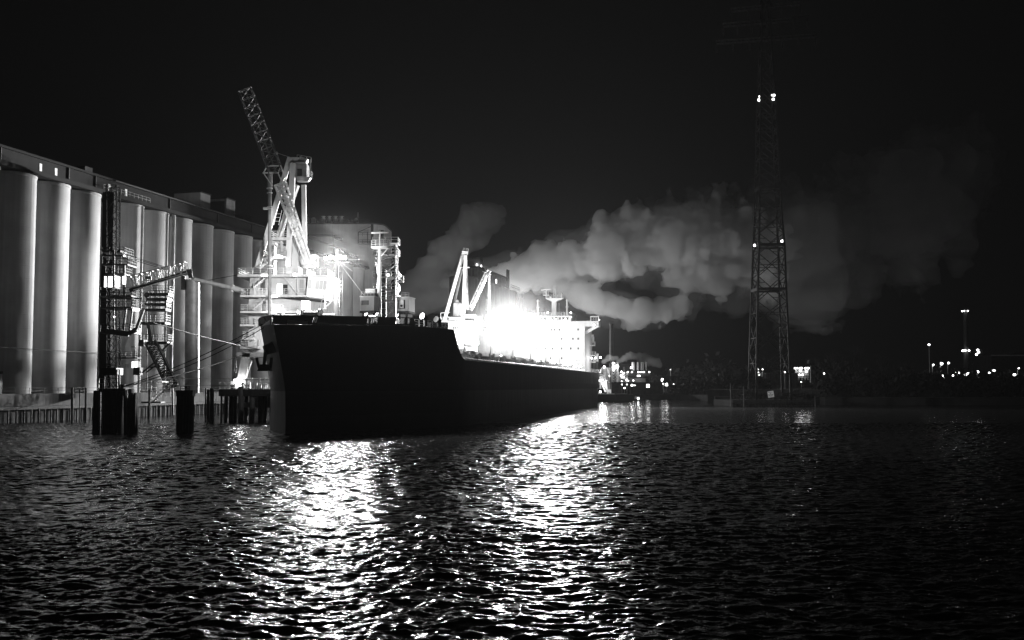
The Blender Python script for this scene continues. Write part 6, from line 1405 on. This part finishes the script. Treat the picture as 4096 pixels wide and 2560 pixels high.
c = loader_lamp(1093, 1183, -4.2, 16, power=2500, spot=125, aim=L(1093, 1500, -4.2))
c = loader_lamp(1058, 1099, -4.4, 12, power=1200, spot=125, aim=L(1058, 1500, -4.4))
c = loader_lamp(1090, 1248, -4, 14, power=1500, spot=125, aim=L(1090, 1500, -4))
light(ld, L(962, 1530, -4), 500, .4); part('wharf_lamp', MB().beam(L(938, 1525, -4.6), L(956, 1525, -4.6), .9, .9), M['lamp'], ld)
# unseen floodlight and arm added behind the near loader to light the left silos
q = Vector((-56.5, 238, 26)); mb = MB(); mb.beam((-48.5, 207, 26.6), (q.x, q.y, 26.6), .4, .5); part('added_lamp_arm', mb, M['white_dirty'], ld)
part('floodlight', MB().box(q.x - .3, q.x + .3, q.y, q.y + .5, q.z - .3, q.z + .3), M['steel'], ld)
light(ld, q + Vector((-.6, -.6, 0)), 100000, .3, 'floodlight_source', 54, SR(-14, 0, 26), .6)
light(ld, L(1182, 705, 4), 14000, .3, 'floodlight_source', 24, SR(80, -14, 54), .5)
qf = thing('added_flood_mast', 'added floodlight mast, unseen behind the bow, lighting headhouse and silos', 'lamp', (-34, 285, 5.1))  # mast added for its light, out of sight behind the hull
part('mast', MB().tube((-34, 285, 5.1), (-34, 285, 16), .25, 8), M['galv'], qf); part('floodlight', MB().box(-34.5, -33.5, 284.7, 285.2, 16, 16.8), M['steel'], qf)
light(qf, Vector((-34.8, 284.2, 17.2)), 85000, .3, 'floodlight_source', 40, SR(12, 0, 27), .4)
part('floodlight', MB().box(-34.9, -34.1, 283.8, 284.5, 17.6, 18.0), M['steel'], qf)
light(qf, Vector((-34.2, 285.8, 16.4)), 100000, .5, 'floodlight_source', 120, SR(146, 3, 30), .5)
for u, v, d, w in ((1113, 1026, -4.4, 16000), (1180, 1099, -5.0, 50000)):  # forward-facing heads added for their glints on the water
    c = L(u, v, d); fl = part('floodlight', MB().box(c.x - .35, c.x + .35, c.y, c.y + .4, c.z - .25, c.z + .25), M['steel'], ld)
    part('lens', MB().box(c.x - .32, c.x + .32, c.y - .05, c.y - .004, c.z - .22, c.z + .22), M['lamp_hot'], fl)
    light(ld, c - EY * .4, w, .4, 'floodlight_source', 140, c + Vector((18, -100, -26)), .4)
# unseen floodlight masts added below the steam to light it
yl = thing('added_flood_mast', 'added floodlight mast lighting the steam, unseen behind the accommodation block', 'lamp', (P(2200, 1500, 640).x, 640, 5))
part('mast', MB().tube((P(2200, 1500, 640).x, 640, 5), (P(2200, 1500, 640).x, 640, 24), .3, 8), M['galv'], yl); light(yl, Vector((P(2200, 1500, 640).x, 640, 25)), 260000, 1)
yl = thing('added_flood_mast', 'added floodlight mast lighting the rising steam, unseen behind the bow', 'lamp', (P(1680, 1500, 640).x, 640, 5))
part('mast', MB().tube((P(1680, 1500, 640).x, 640, 5), (P(1680, 1500, 640).x, 640, 20), .3, 8), M['galv'], yl); light(yl, Vector((P(1680, 1500, 640).x, 640, 21)), 170000, 1)
# thin volumes added round two lamps to imitate their glare halo
def halo_ball(name, c, r, dens, pw=2.0):
    mb = MB(); mb.ball((0, 0, 0), r, 24, 16); o = struct(name, mb, M['black'], 'stuff'); o.location = c
    m = bpy.data.materials.new(name); n, l = nodes(m); n.remove(n['Principled BSDF'])
    pv = n.new('ShaderNodeVolumePrincipled'); pv.inputs['Color'].default_value = (.98, .98, .98, 1); pv.inputs['Anisotropy'].default_value = .5
    tc = n.new('ShaderNodeTexCoord'); vm = n.new('ShaderNodeVectorMath'); vm.operation = 'LENGTH'; l.new(tc.outputs['Object'], vm.inputs[0])
    mr = n.new('ShaderNodeMapRange'); mr.inputs['From Min'].default_value = 0; mr.inputs['From Max'].default_value = r; mr.inputs['To Min'].default_value = 1; mr.inputs['To Max'].default_value = 0
    l.new(vm.outputs['Value'], mr.inputs['Value'])
    p_ = n.new('ShaderNodeMath'); p_.operation = 'POWER'; p_.inputs[1].default_value = pw; l.new(mr.outputs['Result'], p_.inputs[0])
    m2 = n.new('ShaderNodeMath'); m2.operation = 'MULTIPLY'; m2.inputs[1].default_value = dens; l.new(p_.outputs[0], m2.inputs[0]); l.new(m2.outputs[0], pv.inputs['Density'])
    l.new(pv.outputs[0], n['Material Output'].inputs['Volume']); o.data.materials.clear(); o.data.materials.append(m)
halo_ball('loader_halo', K(1990, 1319, -11.8), 25, .0022, 3)
halo_ball('foremast_halo', fm_w, 15, .0003, 3)
# ------------------------------------------------------------------ steam
def vnoise(X, Y, Z, seed):
    """smooth lattice noise, -1..1"""
    def h(i, j, k):
        q = (i * 374761393 + j * 668265263 + k * 2147483647 + seed * 144665) & 0xffffffff
        q = ((q ^ (q >> 13)) * 1274126177) & 0xffffffff
        return ((q ^ (q >> 16)) & 0xffff) / 32767.5 - 1
    xi, yi, zi = np.floor(X).astype(np.int64), np.floor(Y).astype(np.int64), np.floor(Z).astype(np.int64)
    fx, fy, fz = X - xi, Y - yi, Z - zi
    s = lambda t: t * t * t * (t * (t * 6 - 15) + 10)
    fx, fy, fz = s(fx), s(fy), s(fz); r = 0
    for a in (0, 1):
        for b in (0, 1):
            for c in (0, 1): r = r + h(xi + a, yi + b, zi + c) * (fx if a else 1 - fx) * (fy if b else 1 - fy) * (fz if c else 1 - fz)
    return r
def nets(f, o, d):
    """naive surface nets: closed quad surface of f > 0 on a regular grid"""
    s = f > 0; nx, ny, nz = f.shape
    acc = np.zeros((nx - 1, ny - 1, nz - 1, 3)); cnt = np.zeros((nx - 1, ny - 1, nz - 1))
    C = [(a, b, c) for a in (0, 1) for b in (0, 1) for c in (0, 1)]
    sl = lambda A, c: A[c[0]:nx - 1 + c[0], c[1]:ny - 1 + c[1], c[2]:nz - 1 + c[2]]
    for p in C:
        for ax in range(3):
            if p[ax]: continue
            q = list(p); q[ax] = 1
            f0, f1 = sl(f, p), sl(f, q); m = (f0 > 0) != (f1 > 0)
            t = np.where(m, f0 / np.where(m, f0 - f1, 1), 0)
            for k in range(3): acc[..., k] += np.where(m, (p[k] + (t if k == ax else 0)), 0)
            cnt += m
    act = cnt > 0; idx = -np.ones(act.shape, np.int64); idx[act] = np.arange(act.sum())
    base = np.stack(np.nonzero(act), 1); V = (base + acc[act] / cnt[act][:, None]) * d + o
    Q = []
    for ax in range(3):
        b, c = (ax + 1) % 3, (ax + 2) % 3
        s0 = [slice(1, -1)] * 3; s1 = [slice(1, -1)] * 3; s0[ax] = slice(0, -1); s1[ax] = slice(1, None)
        A, B = s[tuple(s0)], s[tuple(s1)]; E = np.stack(np.nonzero(A != B), 1); fl = A[A != B]
        for k in (b, c): E[:, k] += 1
        def cell(db, dc):
            P_ = E.copy(); P_[:, b] += db; P_[:, c] += dc; return idx[P_[:, 0], P_[:, 1], P_[:, 2]]
        q = np.stack([cell(-1, -1), cell(0, -1), cell(0, 0), cell(-1, 0)], 1); q[~fl] = q[~fl][:, ::-1]; Q.append(q)
    return V, np.concatenate(Q)
def smoke(name, tubes, Y, dens, seed, nsc, amp, vox=2.5, squash=.8, aniso=.15, bill=.6, keep=.02):
    """steam traced as tubes of (u, v, radius px); its surface is the tube field roughened by billowing noise"""
    k = Y / F; sg = []; allp = []
    for t in tubes:
        w = [(P(u, v, Y).x, P(u, v, Y).z, r * k) for u, v, r in t]; sg.append(w); allp += w
    RM = max(r for x, z, r in allp); mg = RM * .75
    x0, x1 = min(x - r for x, z, r in allp) - mg, max(x + r for x, z, r in allp) + mg
    z0, z1 = min(z - r for x, z, r in allp) - mg, max(z + r for x, z, r in allp) + mg
    ry = RM * squash * 1.25 + 4
    gx, gy, gz = np.arange(x0, x1, vox), np.arange(Y - ry, Y + ry, vox), np.arange(z0, z1, vox)
    X, YY, Z = np.meshgrid(gx, gy, gz, indexing='ij'); fld = np.full(X.shape, -3.0)
    for w in sg:
        for (ax, az, ar), (bx, bz, br) in zip(w[:-1], w[1:]):
            L2 = (bx - ax) ** 2 + (bz - az) ** 2; t = np.clip(((X - ax) * (bx - ax) + (Z - az) * (bz - az)) / L2, 0, 1)
            d = np.sqrt((X - ax - t * (bx - ax)) ** 2 + (Z - az - t * (bz - az)) ** 2 + ((YY - Y) / squash) ** 2)
            fld = np.maximum(fld, 1 - d / (ar + t * (br - ar)))
    s = nsc; a = 1.0; n_ = 0
    wx = X + 8 / nsc * .05 * vnoise(X * nsc * .7, YY * nsc * .7, Z * nsc * .7, seed + 9)
    for o_ in range(5):
        v = vnoise(wx * s + 7.3 * o_, YY * s + 3.1, Z * s + 1.7 * o_, seed * 31 + o_)
        n_ = n_ + a * ((1 - bill) * v + bill * (np.abs(v) * 2.4 - .75)); a *= .62; s *= 2.05
    fld = fld + amp * n_
    for ax in range(3):
        sl_ = [slice(None)] * 3
        for e in (0, 1, -1, -2): sl_[ax] = e; fld[tuple(sl_)] = -1
    V, Q = nets(fld, np.array([x0, Y - ry, z0]), vox)
    par = np.arange(len(V))                       # drop loose crumbs: label by connected pieces
    E = np.concatenate([Q[:, [0, 1]], Q[:, [1, 2]], Q[:, [2, 3]], Q[:, [3, 0]]])
    while True:
        m_ = np.minimum(par[E[:, 0]], par[E[:, 1]]); p2 = par.copy(); np.minimum.at(p2, E[:, 0], m_); np.minimum.at(p2, E[:, 1], m_); p2 = p2[p2]
        if (p2 == par).all(): break
        par = p2
    lab_, cn = np.unique(par, return_counts=True); big = set(lab_[cn > keep * len(V)].tolist())
    ok = np.array([p in big for p in par[Q[:, 0]].tolist()]); Q = Q[ok]
    us, inv_ = np.unique(Q, return_inverse=True); V = V[us]; Q = inv_.reshape(-1, 4)
    me = bpy.data.meshes.new(name); me.from_pydata(V.tolist(), [], Q.tolist()); me.update()
    o = bpy.data.objects.new(name, me); COL.objects.link(o); o['kind'] = 'stuff'
    m = bpy.data.materials.new(name); n, l = nodes(m); n.remove(n['Principled BSDF'])
    pv = n.new('ShaderNodeVolumePrincipled'); pv.inputs['Color'].default_value = (.98, .98, .98, 1); pv.inputs['Anisotropy'].default_value = aniso
    pv.inputs['Density'].default_value = dens; l.new(pv.outputs[0], n['Material Output'].inputs['Volume'])
    m.cycles.homogeneous_volume = True; me.materials.append(m)
    return o
YS = 680
smoke('steam_plume', [[(1930, 1112, 38), (1990, 1105, 55), (2120, 1085, 74), (2300, 1045, 92), (2450, 1000, 100), (2600, 965, 115), (2740, 960, 140), (2900, 985, 150), (3040, 1000, 125)],
    [(2200, 1130, 45), (2330, 1165, 50), (2430, 1215, 50), (2540, 1250, 55), (2640, 1250, 55), (2720, 1215, 55)], [(2700, 1110, 60), (2860, 1130, 75)]], YS, .09, 1, .052, .5, 1.6, bill=.75)
smoke('drifting_steam', [[(2960, 990, 170), (3200, 980, 210), (3450, 960, 210), (3640, 860, 190), (3800, 700, 170)], [(3060, 1120, 100), (3250, 1140, 105), (3420, 1160, 80), (3480, 1150, 50)]], YS + 40, .010, 2, .026, .55, 2.6)
smoke('rising_steam', [[(1620, 1200, 52), (1700, 1120, 62), (1790, 1020, 70), (1860, 930, 78), (1950, 880, 60)], [(1600, 1240, 65), (1800, 1160, 85), (1960, 1160, 70)]], YS + 40, .022, 3, .04, .5, 2.0)
smoke('thin_steam', [[(1960, 1105, 70), (2120, 1080, 100), (2300, 1045, 130), (2450, 1010, 150), (2600, 985, 180), (2760, 985, 210), (2940, 990, 220), (3120, 990, 190)], [(2250, 1150, 70), (2440, 1220, 80), (2600, 1255, 75)], [(2700, 1150, 90), (2960, 1160, 100)]], YS - 6, .005, 6, .036, .45, 2.4, keep=.2)
smoke('stack_steam', [[(2415, 1446, 10), (2440, 1432, 14), (2466, 1430, 10)], [(2474, 1446, 9), (2510, 1424, 15), (2545, 1428, 15), (2580, 1430, 18), (2620, 1448, 15), (2640, 1462, 10)]], 625, .06, 4, .2, .45, .5)
# ------------------------------------------------------------------ night air
if True:
    me = bpy.data.meshes.new('haze'); hb_ = MB().box(-520, 520, -30, 1150, -3.2, 190)
    m = bpy.data.materials.new('haze'); n, l = nodes(m); n.remove(n['Principled BSDF'])
    pv = n.new('ShaderNodeVolumePrincipled'); pv.inputs['Color'].default_value = (.98, .98, .98, 1)
    pv.inputs['Density'].default_value = .0000065; pv.inputs['Anisotropy'].default_value = .45
    l.new(pv.outputs[0], n['Material Output'].inputs['Volume'])
    m.cycles.homogeneous_volume = True
    struct('haze', hb_, m, 'stuff')
for m in bpy.data.materials:
    pass
SC.cycles.volume_bounces = 1
SC.cycles.max_bounces = 6; SC.cycles.diffuse_bounces = 2; SC.cycles.glossy_bounces = 3
SC.cycles.caustics_reflective = False; SC.cycles.caustics_refractive = False
SC.cycles.sample_clamp_indirect = 4
SC.cycles.use_denoising = True; SC.cycles.sample_clamp_direct = 90
